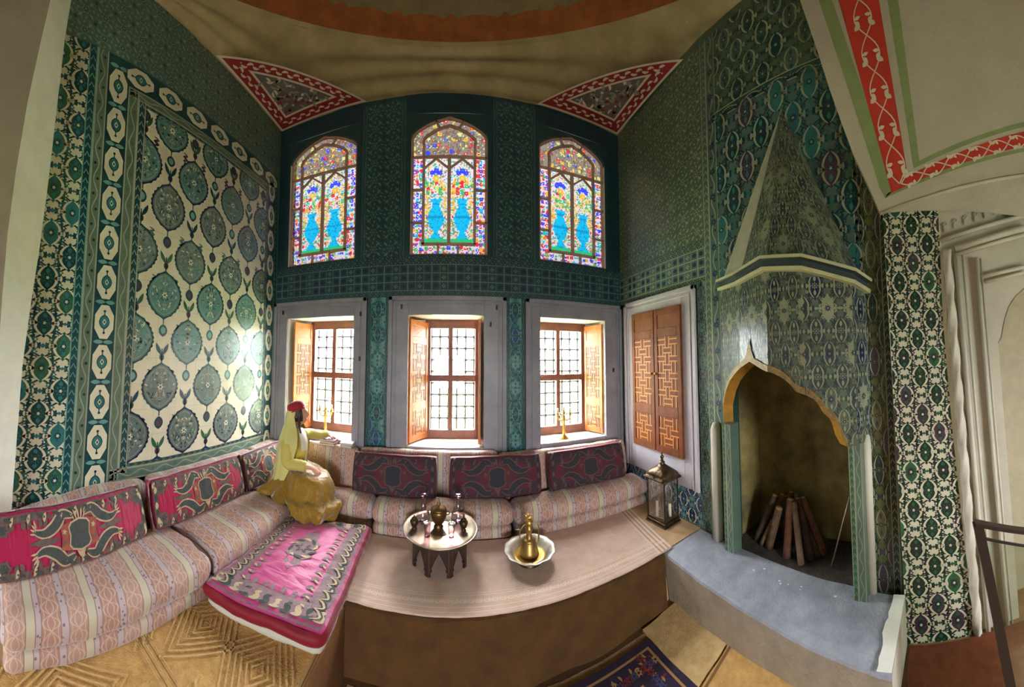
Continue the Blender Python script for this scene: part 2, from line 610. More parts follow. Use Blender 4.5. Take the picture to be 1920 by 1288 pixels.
def gridband(d, x0, y0, x1, y1, base, ln, dot, layer=1):
    """openwork-looking band: pale grid, dark knots set in groups of four"""
    d.rectf(x0, y0, x1, y1, base, layer)
    n = max(4, round((x1 - x0) / .105))
    p = (x1 - x0) / n
    rows = 3
    q = (y1 - y0) / rows
    for i in range(n + 1):
        wd = .014 if i % 3 == 1 else .006
        d.rectf(x0 + i * p - wd / 2, y0, x0 + i * p + wd / 2, y1, ln, layer + 1)
        if i < n:
            for j in range(rows):
                cx_, cy_ = x0 + (i + .5) * p, y0 + (j + .5) * q
                if i % 3 != 2:
                    d.disc(cx_, cy_, p * .30, q * .26, dot, layer + 2, 8)
                else:
                    d.flower(cx_, cy_, p * .3, ln, layer + 2, 4, base)
    for j in range(rows + 1):
        d.rectf(x0, y0 + j * q - .006, x1, y0 + j * q + .006, ln, layer + 1)
def medallion(d, x, y, w, h, k=0, layer=3):
    """serrated almond of leaves and blossoms"""
    n = 44
    o = ogive(w, h, 22)
    d.at(x, y)
    ser = [(a * (1.0 + (.045 if i % 2 else -.02)), b * (1.0 + (.03 if i % 2 else -.01))) for i, (a, b) in enumerate(o)]
    d.poly(ser, TEALD if k % 3 else NAVY, layer)
    d.poly([(a * .91, b * .92) for a, b in o], MEDA if k % 2 else MEDB, layer + 1)
    d.stroke([(a * .80, b * .83) for a, b in o], w * .012, CREAMG, layer + 2, True)
    rnd = random.Random(k * 7 + 3)
    # mirrored small blossoms and leaves
    for q in range(46):
        a = rnd.uniform(0, .36) * w
        b = rnd.uniform(-.38, .38) * h
        if (a / (w * .40)) ** 1.3 + (abs(b) / (h * .42)) ** 1.3 > .98:
            continue
        r = rnd.uniform(.016, .028) * w * 1.4
        m = rnd.choice([CREAMG, CREAM, CREAMG, TEALD, TEALL, TEALD])
        ang = rnd.uniform(0, pi)
        for s in (-1, 1):
            if q % 3 == 0:
                d.flower(s * a, b, r * 1.2, m, layer + 3, 5, TEALD)
            else:
                d.leaf(s * a, b, r * 3.0, r * 1.0, ang if s > 0 else pi - ang, m, layer + 3, n=3)
    d.flower(0, 0, w * .09, CREAM, layer + 4, 6, TEALD)
    d.flower(0, h * .24, w * .06, CREAMG, layer + 4, 5, BLUE)
    d.flower(0, -h * .24, w * .06, CREAMG, layer + 4, 5, BLUE)
    d.stroke([(0, -h * .42), (0, h * .42)], w * .012, CREAMG, layer + 3)
    # bud hanging below, leaves and bud above
    d.stroke([(0, -h * .5), (0, -h * .60)], w * .03, TEALD, layer)
    d.at(x, y - h * .74)
    d.poly([(a, b) for a, b in ogive(w * .24, h * .27, 8)], TEALD, layer)
    d.poly([(a * .6, b * .6) for a, b in ogive(w * .24, h * .27, 8)], TEALL if k % 2 else PURPLE, layer + 1)
    d.at(x, y + h * .62)
    d.disc(0, 0, w * .07, h * .075, PURPLE if k % 2 else TEALD, layer, 10)
    d.stroke([(0, -h * .12), (0, h * .18)], w * .03, TEALD, layer)
    for s in (-1, 1):
        d.leaf(0, h * .04, h * .30, w * .10, pi / 2 - s * .75, GREEN if k % 2 else TEALD, layer + 1, bend=s * .45)
        # cloud bands
        for zx, zy, hh_, ph_ in ((.40, -.66, .30, 0), (.44, .60, .22, 1)):
            zig = catmull([(s * w * zx + w * .062 * (1 if (i + ph_) % 2 else -1), h * zy + h * hh_ * (i / 5 - .5)) for i in range(6)], 3)
            d.stroke(zig, [w * .022 + w * .034 * sin(pi * i / (len(zig) - 1)) for i in range(len(zig))], SLATE if k % 2 else PURPLE, layer)
    d.at(0, 0)
def cartouche(d, x, y, w, h, vert=True, layer=3):
    def O(f, g=1):
        c = .30
        p = [(-.5, -.5 + c), (-.5 + c, -.5), (.5 - c, -.5), (.5, -.5 + c), (.5, .5 - c), (.5 - c, .5), (-.5 + c, .5), (-.5, .5 - c)]
        return [(a * w * f, b * h * f) if vert else (b * h * f, a * w * f) for a, b in p]
    d.at(x, y)
    d.poly(O(1.0), TEALD, layer)
    d.poly(O(.93), CREAM, layer + 1)
    p = ogive(w * .52, h * .42, 8)
    if not vert:
        p = [(b, a) for a, b in p]
    d.poly(p, TEALD, layer + 2)
    d.poly([(a * .82, b * .82) for a, b in p], TEAL, layer + 3)
    d.poly([(0, h * .09), (w * .10, 0), (0, -h * .09), (-w * .10, 0)], CREAM, layer + 4)
    d.poly([(0, h * .05), (w * .055, 0), (0, -h * .05), (-w * .055, 0)], TEALD, layer + 5)
    for s in (-1, 1):
        q = [(0, s * h * .20), (0, s * h * .30)]
        if not vert:
            q = [(b, a) for a, b in q]
        d.stroke(q, w * .05, TEALD, layer + 2)
        d.disc(q[1][0], q[1][1], w * .07, w * .06, TEALD, layer + 2, 6)
    d.at(0, 0)

# ------------------------------------------------------------------ walls with openings
def wall_solid(mb, ax, f, b, u0, u1, v0, v1, holes, m, ms=None, jog=None):
    """slab between planes ax=f and ax=b, pierced by rectangles"""
    us = sorted(set([u0, u1] + [q for h in holes for q in (h[0], h[2])]))
    vs = sorted(set([v0, v1] + [q for h in holes for q in (h[1], h[3])]))
    def P(val, u, v):
        return (val, u, v) if ax == 'x' else (u, val, v)
    def solid(i, j):
        mu, mv = (us[i] + us[i + 1]) / 2, (vs[j] + vs[j + 1]) / 2
        return not any(h[0] < mu < h[2] and h[1] < mv < h[3] for h in holes)
    for i in range(len(us) - 1):
        for j in range(len(vs) - 1):
            if solid(i, j):
                for val in (f, b):
                    mb.poly([P(val, us[i], vs[j]), P(val, us[i + 1], vs[j]), P(val, us[i + 1], vs[j + 1]), P(val, us[i], vs[j + 1])], m)
    for h in holes:
        a, c, e, g = h
        for p, q in (((a, c), (e, c)), ((e, c), (e, g)), ((e, g), (a, g)), ((a, g), (a, c))):
            mb.poly([P(f, *p), P(f, *q), P(b, *q), P(b, *p)], ms or m)
    for p, q in (((u0, v0), (u1, v0)), ((u1, v0), (u1, v1)), ((u1, v1), (u0, v1)), ((u0, v1), (u0, v0))):
        mb.poly([P(f, *p), P(f, *q), P(b, *q), P(b, *p)], m)

XL, XR, YB, ZC = -2.54, 2.48, 3.75, 5.95
ZP = .5                                             # raised platform
LOWER = [(-2.306, -1.27), (-.53, .439), (1.19, 2.177)]
FRAMES = [(-2.54, -1.084), (-.792, .729), (.982, 2.48)]
UPPER = [(-2.346, -1.286), (-.531, .480), (1.193, 2.225)]
ZO0, ZO1, ZF = 1.30, 2.976, 3.218
ZS0, ZSS, ZS1 = 3.775, 5.36, 5.68

# ---- back wall
mb = MB()
wall_solid(mb, 'y', YB, YB + .5, XL - .2, XR + .8, -1.3, 3.5, [(a, ZO0, b, ZO1) for a, b in LOWER], BACKB, WHITE)
wall_solid(mb, 'y', YB, YB + .13, XL - .2, XR + .8, 3.5, 6.6, [(a, ZS0, b, ZS1) for a, b in UPPER], BACKB, WHITE)
def arch_pts(a, b, f=1.0):
    """many-sided pointed head of the coloured windows"""
    c, r = (a + b) / 2, (b - a) / 2 * f
    prof = [(-1, 0), (-.97, .22), (-.84, .42), (-.62, .64), (-.36, .82), (-.14, .92), (0, 1), (.14, .92), (.36, .82), (.62, .64), (.84, .42), (.97, .22), (1, 0)]
    return [(c + r * x, ZSS + (ZS1 - .01 - ZSS) * y * f) for x, y in prof]
for a, b in UPPER:
    ap = arch_pts(a, b)
    h = len(ap) // 2
    lp = [(x, YB, z) for x, z in ap[:h + 1]] + [(a, YB, ZS1 + .001)]
    rp = [(x, YB, z) for x, z in ap[h:]] + [(b, YB, ZS1 + .001)]
    mb.prism(lp, (0, .06, 0), BACKB)
    mb.prism(rp, (0, .06, 0), BACKB)
d = Deco(mb, lambda s, t, o: (s, YB - o, t), holes=[(a - .01, ZS0 - .01, b + .01, ZS1 - .12) for a, b in UPPER] + [(a, 0, b, ZF - .02) for a, b in FRAMES])
# dark margins round the coloured windows, patterned panels between them
for a, b in ((-1.15, -.66), (.61, 1.08)):
    strip(d, True, a - .05, a, 3.75, 5.9, BACKM, BACKL, BACKL, .12)
    strip(d, True, b, b + .05, 3.75, 5.9, BACKM, BACKL, BACKL, .12)
    floral(d, a, 3.75, b, 5.9, .235, BACKB, BACKL, BACKM, acc=BACKM)
for a, b in ((XL, -2.40), (-1.24, -1.2), (.53, .56), (2.27, XR)):
    floral(d, a, 3.75, b, 5.9, max(.07, min(.14, b - a)), BACKM, BACKB, BACKM)
for a, b in ((-2.40, -1.24), (-.60, .53), (1.13, 2.27)):
    floral(d, a, 5.70, b, 5.95, .125, BACKM, BACKB, BACKM)
    for (p, q) in ((a, a + .05), (b - .05, b)):
        pass
for (a, b) in UPPER:      # spandrels
    ap = arch_pts(a, b, 1.06)
gridband(d, XL, 3.30, XR, 3.64, BACKB, BACKL, NAVY)
floral(d, XL, 3.64, XR, 3.76, .12, BACKM, BACKL, BACKB)
floral(d, XL, ZF, XR, 3.30, .09, BACKM, BACKL, BACKB)
for a, b in ((-1.084, -.792), (.729, .982)):
    strip(d, True, a, a + .05, 1.1, ZF, TEALD, BACKL, BACKL, .1)
    strip(d, True, b - .05, b, 1.1, ZF, TEALD, BACKL, BACKL, .1)
    scroll(d, a + .05, 1.1, b - .05, ZF, .2, .34, TEAL, TEALD, BLUE, TEALL, TEALL, ox=(a + b) / 2)
struct(mb.build('wall_back'))

# ---- left wall
mb = MB()
wall_solid(mb, 'x', XL, XL - .2, -4.0, YB + .5, 0, 6.6, [], GREYG)
def fl(s, t, o):
    return (XL + o, s + .02 * (t - 3.2) * (2.4 - s) / 1.4, t)
d = Deco(mb, fl)
scroll(d, -.3, .9, .745, 5.18, .37, .40, CREAM, TEALD, TEAL, GREEN, CREAM, ox=.50, oy=.2)
chain(d, True, .745, .83, .9, 5.18, TEALD, TEALL, .08)
strip(d, True, .83, .945, .9, 5.18, GREYG, CREAMG, GREEND, .14)
d.rectf(.945, .9, 1.17, 5.18, TEALD, 1)
d.rectf(1.17, 4.95, 3.47, 5.18, TEALD, 1)
for k in range(11):
    z = 1.15 + .3745 * k
    cartouche(d, 1.058, z, .205, .34)
    for s in (-1, 1):
        d.leaf(1.058, z + .187, .10, .04, pi / 2 + s * pi / 2, TEALL, 3)
for k in range(7):
    cartouche(d, 1.30 + .375 * k, 5.065, .20, .33, False)
strip(d, True, 1.17, 1.29, 1.1, 4.95, GREYG, CREAMG, OLIVE, .15)
strip(d, False, 4.86, 4.95, 1.17, 3.5, GREYG, CREAMG, OLIVE, .15)
chain(d, True, 1.29, 1.375, 1.2, 4.88, TEALD, CREAMG, .09)
strip(d, False, 1.13, 1.25, 1.2, 3.5, GREYG, CREAMG, TEAL, .13)
chain(d, False, 1.25, 1.29, 1.35, 3.42, TEALD, CREAMG, .08)
d.rectf(.9, .85, 3.75, 1.13, CREAM, 0)
for k in range(7):
    cartouche(d, 1.45 + .37 * k, 1.04, .17, .33, False)
chain(d, False, 4.82, 4.86, 1.375, 3.42, TEALD, CREAMG, .09)
PR = (1.375, 1.285, 3.42, 4.83)
d.rect = PR
d.rectf(*PR, CREAM, 1)
za = [1.06, 2.03, 2.99, 3.92, 4.74]
zb = [1.545, 2.516, 3.41, 4.31, 5.08]
for c in range(7):
    for r in range(5):
        medallion(d, 1.385 + .329 * c, (zb if c % 2 == 0 else za)[r], .44, .50 if r < 4 else .44, c * 3 + r)
d.rect = None
# joints of the big square tiles
JOINT = tile('joint', (176, 176, 156), .1)
for k in range(14):
    d.rectf(1.375, 1.285 + .26 * k, 3.42, 1.2885 + .26 * k, JOINT, 2)
for k in range(8):
    d.rectf(1.385 + .2632 * k, 1.285, 1.388 + .2632 * k, 4.83, JOINT, 2)
chain(d, True, 3.42, 3.47, 1.1, 4.9, TEALD, CREAMG, .09)
d.rectf(3.47, .9, 3.66, 5.18, TEALD, 1)
for k in range(11):
    cartouche(d, 3.565, 1.15 + .3745 * k, .17, .33)
chain(d, True, 3.66, 3.75, .9, 5.18, TEALD, TEALL, .08)
floral(d, -.6, 5.18, 3.75, ZC, .2, SLATE, tile('upper_line', (132, 150, 124), .15), GREEND, layer=2, acc=TEALD)
struct(mb.build('wall_left'))

# ---- right wall (fireplace opening left out)
FH = (.56, .30, 1.80, 2.5)
mb = MB()
wall_solid(mb, 'x', XR, XR + .2, -.32, YB + .5, 0, 6.6, [FH], RWB, RWD)
CF = (2.19, .93, 3.60, 3.22)                        # marble field round the cupboard
d = Deco(mb, lambda s, t, o: (XR - o, s, t), holes=[(FH[0], FH[1], FH[2], FH[3]), (CF[0] + .02, CF[1], CF[2] - .02, CF[3] - .02)])
floral(d, 2.06, 3.72, 3.75, ZC, .215, RWB, RWL, RWD, acc=SLATE)
floral(d, 2.06, 3.62, 3.75, 3.72, .1, RWD, RWL, RWB)
gridband(d, 2.06, 3.30, 3.75, 3.62, SLATE, RWL, NAVY)
floral(d, 2.06, 3.2, 3.75, 3.30, .1, RWD, RWL, RWB)
scroll(d, 3.58, .5, 3.75, 3.25, .17, .3, TEAL, TEALD, BLUE, TEALL, TEALL, ox=3.665)
scroll(d, 2.06, .5, 2.2, 3.25, .14, .26, TEALL, TEALD, SLATE, TEALL, CREAMG, ox=2.13)
chain(d, True, 1.98, 2.06, .45, ZC, SLATE, RWL, .08)
strip(d, True, 1.86, 1.98, .45, ZC, SLATE, RWL, NAVY, .16, edge=.06)
for k in range(14):
    d.flower(1.92, 1.9 + .28 * k, .045, NAVY, 5, 8, TEAL)
scroll(d, .38, 2.5, 1.86, 5.0, .34, .56, SLATE, TEALD, TEAL, PURPLE, CREAMG, ox=.97, oy=.1)
scroll(d, .2, 5.05, 1.86, ZC, .30, .42, RWB, RWD, TEALD, SLATE, RWL, ox=.97, oy=.1)
strip(d, False, 4.95, 5.05, .2, 1.9, RWD, RWL, TEAL, .14)
# broad band with palmettes right of the hood
chain(d, True, .40, .44, .4, 5.0, RWD, RWL, .07)
scroll(d, .225, .35, .40, 5.0, .175, .46, OLIVE, GREEND, PURPLE, OLIVE, CREAMG, ox=.312)
chain(d, True, .165, .225, .3, 5.0, GREEND, CREAMG, .07)
strip(d, True, .10, .165, .3, 5.0, GREEN, CREAMG, GREEND, .09)
scroll(d, 1.80, .4, 1.86, 2.5, .1, .3, SLATE, TEALD, TEAL, PURPLE, CREAMG)
scroll(d, .44, .4, .56, 2.5, .12, .3, OLIVE, GREEND, PURPLE, OLIVE, CREAMG)
# tiled dado under the cupboard
scroll(d, 2.19, .52, 3.75, .90, .26, .30, TEALL, BLUE, TEAL, NAVY, CREAM, layer=8)
struct(mb.build('wall_right'))

# ---- floors
STRAWF = mat('packed_floor', (150, 118, 76), .9, c2=(120, 90, 56), vscale=6, bump=.2)
mb = MB()
mb.box((-.78, -4, -.15), (XR + .6, 2.23, 0), STRAWF)
struct(mb.build('floor'))
mb = MB()
mb.prism([(XL, -1.2, 0), (-.78, -1.2, 0), (-.78, 2.23, 0), (XR, 2.23, 0), (XR, YB, 0), (XL, YB, 0)], (0, 0, ZP), mat('platform_board', (184, 150, 112), .9, var=.1))
struct(mb.build('floor_platform'))
mb = MB()
mb.box((XL, -4, -.15), (-.78, -1.2, 0), STRAWF)
struct(mb.build('floor_rear'))

# ---- ceiling: flat margin round a dome
mb = MB()
DC, DR = (-.02, .83), 2.44
N = 96
def on_rect(a):
    x0, x1, y0, y1 = XL - DC[0] - .01, XR - DC[0] + .66, -4.05 - DC[1], YB - DC[1] + .01
    c, s = cos(a), sin(a)
    t = min((x1 if c > 0 else x0) / c if abs(c) > 1e-6 else 99, (y1 if s > 0 else y0) / s if abs(s) > 1e-6 else 99)
    return Vector((DC[0] + c * t, DC[1] + s * t, ZC))
angs = [2 * pi * i / N for i in range(N)]
def ringp(f):
    out = []
    for a in angs:
        o = on_rect(a)
        i = Vector((DC[0] + DR * cos(a), DC[1] + DR * sin(a), ZC + .10))
        p = o.lerp(i, f)
        p.z += .035 * sin(f * pi) - .03 * sin(3 * pi * f) ** 2 + .018 * noise.noise(Vector((p.x * 5, p.y * 5, f * 3)))
        out.append(p)
    return out
mb.loft([ringp(q / 24) for q in range(25)], CEILP, True, False)
rings = []
prof = [(1.0, .10), (1.0, .16), (.985, .20), (.97, .30)]
for r, z in [(1.0, .10), (.98, .104)]:
    rings.append([Vector((DC[0] + DR * r * cos(a), DC[1] + DR * r * sin(a), ZC + z)) for a in angs])
mb.loft(rings, CEILP, True, False)
rings = []
for k in range(9):
    t = k / 8 * pi / 2
    rings.append([Vector((DC[0] + DR * .985 * max(.001, cos(t)) * cos(a), DC[1] + DR * .985 * max(.001, cos(t)) * sin(a), ZC + .105 + 1.5 * sin(t))) for a in angs])
mb.loft(rings, DOMEG, True, False)
# scalloped red-brown band painted above the rim
NS = 24
for k in range(N * 2):
    a0, a1 = 2 * pi * k / (N * 2), 2 * pi * (k + 1) / (N * 2)
    def P(a, t):
        rr = DR * .98 * cos(t) * .998
        return (DC[0] + rr * cos(a), DC[1] + rr * sin(a), ZC + .100 + 1.5 * sin(t) * .995)
    def top(a):
        q = (a * NS / (2 * pi)) % 1
        return .135 + .05 * abs(sin(pi * q)) ** .6 + (.06 * max(0, 1 - abs(q - .0) * 14) + .06 * max(0, 1 - abs(q - 1) * 14))
    mb.poly([P(a0, .0), P(a1, .0), P(a1, top(a1)), P(a0, top(a0))], DOMEB)
# painted corner triangles
def fc(s, t, o):
    return (s, t, ZC - .012 - o)
d = Deco(mb, fc)
def tri(pts, sx_):
    c = (sum(p[0] for p in pts) / 3, sum(p[1] for p in pts) / 3)
    def sc(f):
        return [(c[0] + (p[0] - c[0]) * f, c[1] + (p[1] - c[1]) * f) for p in pts]
    d.poly(sc(1.0), WPAINT, 0)
    d.poly(sc(.93), REDD, 4)
    d.poly(sc(.60), WPAINT, 8)
    d.poly(sc(.53), MAUVE, 12)
    rnd = random.Random(3)
    q = sc(.77)
    for i in range(3):
        a, b = q[i], q[(i + 1) % 3]
        L = hypot(b[0] - a[0], b[1] - a[1])
        n = int(L / .07)
        ang = atan2(b[1] - a[1], b[0] - a[0])
        for k in range(1, n):
            t = k / n
            x, y = a[0] + (b[0] - a[0]) * t, a[1] + (b[1] - a[1]) * t
            s = 1 if k % 2 else -1
            d.leaf(x, y, .085, .035, ang + s * .8, WPAINT, 8, bend=-s * 1.0)
            d.disc(x + s * .02 * sin(ang), y - s * .02 * cos(ang), .012, .012, WPAINT, 8, 5)
    for k in range(60):
        u, v = rnd.random(), rnd.random()
        if u + v > 1:
            u, v = 1 - u, 1 - v
        e = sc(.48)
        x = e[0][0] + u * (e[1][0] - e[0][0]) + v * (e[2][0] - e[0][0])
        y = e[0][1] + u * (e[1][1] - e[0][1]) + v * (e[2][1] - e[0][1])
        if k % 2:
            d.leaf(x, y, .10, .035, rnd.uniform(0, 6), rnd.choice([WPAINT, CREAMG, CREAMG]), 16, bend=rnd.choice([-1.5, 1.5]))
        else:
            d.flower(x, y, rnd.uniform(.02, .04), rnd.choice([CREAMG, REDD, WPAINT]), 16, 5)
tri([(XL + .03, YB - .03), (XL + .03, 2.28), (-1.15, YB - .03)], 1)
tri([(XR - .03, YB - .03), (1.15, YB - .03), (XR - .03, 2.28)], -1)
struct(mb.build('ceiling'))
mb = MB()
mb.box((XL - .2, -4.2, ZC + 1.75), (XR + .8, YB + .5, ZC + 1.9), PLASTER)
mb.box((XL - .2, YB + .005, 6.2), (XR + .8, YB + .2, ZC + 1.8), PLASTER)
mb.box((XL - .2, -4.2, 6.2), (XL - .05, YB + .2, ZC + 1.8), PLASTER)
mb.box((XR + .65, -4.2, -.2), (XR + .8, YB + .5, ZC + 1.8), PLASTER)
struct(mb.build('roof'))
# ---- rear of the room, behind the photographer, with an opening added for fill light
mb = MB()
wall_solid(mb, 'y', -4.0, -4.2, XL - .2, XR + .8, -.15, 7.7, [(REAR_FILL[0], REAR_FILL[2], REAR_FILL[1], REAR_FILL[3])], PLASTER, WHITE)
struct(mb.build('wall_rear'))
mb = MB()
mb.box((XR - .06, -4.1, 0), (XR + .14, -2.62, 6.6), PLASTER)
mb.box((XR - .02, -2.62, 3.95), (XR + .18, -.34, 6.6), PLASTER)
struct(mb.build('wall_rear_side'))
# ------------------------------------------------------------------ lower windows
WOOD = mat('chestnut_wood', (128, 74, 50), .5, c2=(100, 54, 38), vscale=7, bump=.1)
WOODO = mat('orange_wood', (196, 118, 52), .42, c2=(158, 88, 40), vscale=5, bump=.12)
WOODI = mat('inlay_wood', (214, 148, 80), .45, var=.12, vscale=8)
WOODD = mat('dark_wood', (84, 46, 30), .5, var=.15, vscale=8)
IRON = mat('iron', (60, 54, 52), .5, .7)
GLASS = glassy('window_glass')
NW = [0]
def lattice(d, x0, y0, x1, y1, m, layer, bar=.018):
    """interlaced key pattern made of strips, as on the shutters"""
    w, h = x1 - x0, y1 - y0
    cell = w / 3
    n = max(2, int(round(h / cell)))
    ch = h / n
    for j in range(n):
        for i in range(3):
            cx_, cy_ = x0 + (i + .5) * cell, y0 + (j + .5) * ch
            if (i + j) % 2:
                for s in (-.3, .3):
                    d.rectf(cx_ - cell * .62, cy_ + s * ch - bar / 2, cx_ + cell * .62, cy_ + s * ch + bar / 2, m, layer)
            else:
                for s in (-.3, .3):
                    d.rectf(cx_ + s * cell - bar / 2, cy_ - ch * .62, cx_ + s * cell + bar / 2, cy_ + ch * .62, m, layer)
def shutter_leaf(name, parent, h, w, m_body, m_in, m_line, handle=True, t=.035, frame=.13):
    """a panelled leaf standing in its own frame: x along the width, z up, face at -y"""
    b = MB()
    fw = w * frame
    b.box((0, 0, 0), (fw, t, h), m_body, .004)
    b.box((w - fw, 0, 0), (w, t, h), m_body, .004)
    zz = [0, .035 * h, .235 * h, .27 * h, .31 * h, .82 * h, .86 * h, .965 * h, h]
    for a, c in ((0, .05), (.25, .32), (.80, .86), (.955, 1)):
        b.box((fw, 0, a * h), (w - fw, t, c * h), m_body, .003)
    o = b.build(name, parent)
    for a, c in ((.05, .25), (.32, .80), (.86, .955)):
        pn = MB()
        d = Deco(pn, lambda s, q, e: (s, .008 - e, q), dz=.004)
        pn.box((fw - .002, .008, a * h - .002), (w - fw + .002, t - .006, c * h + .002), m_in)
        if c - a > .12:
            lattice(d, fw + .012, a * h + .015, w - fw - .012, c * h - .015, m_line, 1, bar=.016)
        pn.build('lattice_panel', o)
    # the back of the leaf carries the same lattice
    for a, c in ((.05, .25), (.32, .80)):
        pb = MB()
        d = Deco(pb, lambda s, q, e: (s, t - .006 + e, q), dz=.004)
        lattice(d, fw + .012, a * h + .015, w - fw - .012, c * h - .015, m_line, 1, bar=.016)
        pb.build('lattice_panel', o)
    return o
YW = 4.16
def lower_window(i, a, b, xc):
    NW[0] += 1
    root = bpy.data.objects.new('window_%d' % NW[0], None)
    COL.objects.link(root)
    struct(root)
    z0, z1 = ZO0, ZO1
    m = MB()                                      # stone sill and the wooden frame
    fw = .075
    x0, x1 = max(a, xc - .43), min(b, xc + .43)
    if xc - .43 > a + .01:
        m.box((a - .01, YW + .02, z0), (x0, YW + .08, z1), WHITE)
    if xc + .43 < b - .01:
        m.box((x1, YW + .02, z0), (b + .01, YW + .08, z1), WHITE)
    m.build('reveal_return', root)
    m = MB()
    m.box((x0, YW, z0), (x0 + fw, YW + .07, z1), WOOD, .004)
    m.box((x1 - fw, YW, z0), (x1, YW + .07, z1), WOOD, .004)
    m.box((x0 + fw, YW, z0), (x1 - fw, YW + .07, z0 + .12), WOOD, .004)
    m.box((x0 + fw, YW, z1 - .12), (x1 - fw, YW + .07, z1), WOOD, .004)
    xm = (x0 + x1) / 2 - .03
    m.box((xm - .03, YW + .005, z0 + .12), (xm + .03, YW + .065, z1 - .12), WOOD, .004)
    m.box((x0 + fw, YW + .003, 2.10), (x1 - fw, YW + .067, 2.19), WOOD, .004)
    m.build('window_frame', root)
    g = MB()
    g.poly([(x0 + fw, YW + .04, z0 + .12), (x1 - fw, YW + .04, z0 + .12), (x1 - fw, YW + .04, z1 - .12), (x0 + fw, YW + .04, z1 - .12)], GLASS)
    g.build('pane', root)
    r = MB()                                      # iron grille with a knot at every crossing
    n = 6
    ys = YW + .115
    xs = [x0 + .02 + (x1 - x0 - .04) * (k + .5) / n for k in range(n)]
    zs = [z0 + .10 + .168 * k for k in range(1, 10)]
    for x in xs:
        r.tube([(x, ys, z0), (x, ys, z1)], .013, IRON, 6)
    for z in zs:
        r.tube([(a, ys, z), (b, ys, z)], .013, IRON, 6)
    for x in xs:
        for z in zs:
            r.lathe([(.004, -.03), (.024, -.018), (.029, 0), (.024, .018), (.004, .03)], IRON, (x, ys, z), 8)
    r.build('grille', root)
    return root
XC = [-1.70, .085, 1.645]
wins = [lower_window(i, a, b, XC[i]) for i, (a, b) in enumerate(LOWER)]
def hung(root, x, y, ang, w, z0=ZO0 + .02, h=ZO1 - ZO0 - .06):
    s = shutter_leaf('shutter', root, h, w, WOODO, WOODO, WOODD)
    s.location = (x, y, z0)
    s.rotation_euler = (0, 0, ang)
# leaves folded back into the reveals
hung(wins[0], -2.22, YB + .06, math.radians(70), .37)
hung(wins[1], -.505, YB + .02, math.radians(62), .44)
hung(wins[1], .405, YB + .02, math.radians(84), .40)
hung(wins[2], 2.04, YW - .02, math.radians(-73), .38)

# ------------------------------------------------------------------ marble surrounds
def surround(n, ax, val, out, u0, u1, v0, v1, a0, a1, b0, b1, m):
    """flat marble field with a raised edge and a bead round the opening; proud of the wall by `out`"""
    q = MB()
    def bx(ua, va, ub, vb, pr, bev=.006):
        lo, hi = (min(val, val + pr), max(val, val + pr))
        if ax == 'y':
            q.box((ua, lo, va), (ub, hi, vb), m, bev)
        else:
            q.box((lo, ua, va), (hi, ub, vb), m, bev)
    e = .055
    s = 1 if out > 0 else -1
    bx(u0, v0, a0, v1, out)
    bx(a1, v0, u1, v1, out)
    bx(a0, b1, a1, v1, out)
    if b0 > v0 + .01:
        bx(a0, v0, a1, b0, out)
    for (ua, va, ub, vb) in ((u0, v0, u0 + e, v1), (u1 - e, v0, u1, v1), (u0, v1 - e, u1, v1)):
        bx(ua, va, ub, vb, out * 1.7)
    for (ua, va, ub, vb) in ((u0 + e + .03, v0, u0 + e + .05, v1 - e - .05), (u1 - e - .05, v0, u1 - e - .03, v1 - e - .05), (u0 + e + .03, v1 - e - .05, u1 - e - .03, v1 - e - .03)):
        bx(ua, va, ub, vb, out * 1.35, .003)
    return struct(q.build('trim_%d' % n))
for i in range(3):
    surround(i + 1, 'y', YB, -.035, FRAMES[i][0], FRAMES[i][1], 1.0, ZF, LOWER[i][0], LOWER[i][1], ZO0, ZO1, MARBLE)
# iron pins left in the marble
mb = MB()
for x, z in ((-2.38, 3.07), (-.62, 3.08), (.60, 3.08), (-1.17, 2.4), (-1.17, 3.0), (2.31, 2.25), (.52, 2.86)):
    mb.box((x - .012, YB - .05, z - .03), (x + .012, YB - .03, z + .03), IRON)
struct(mb.build('trim_9'))

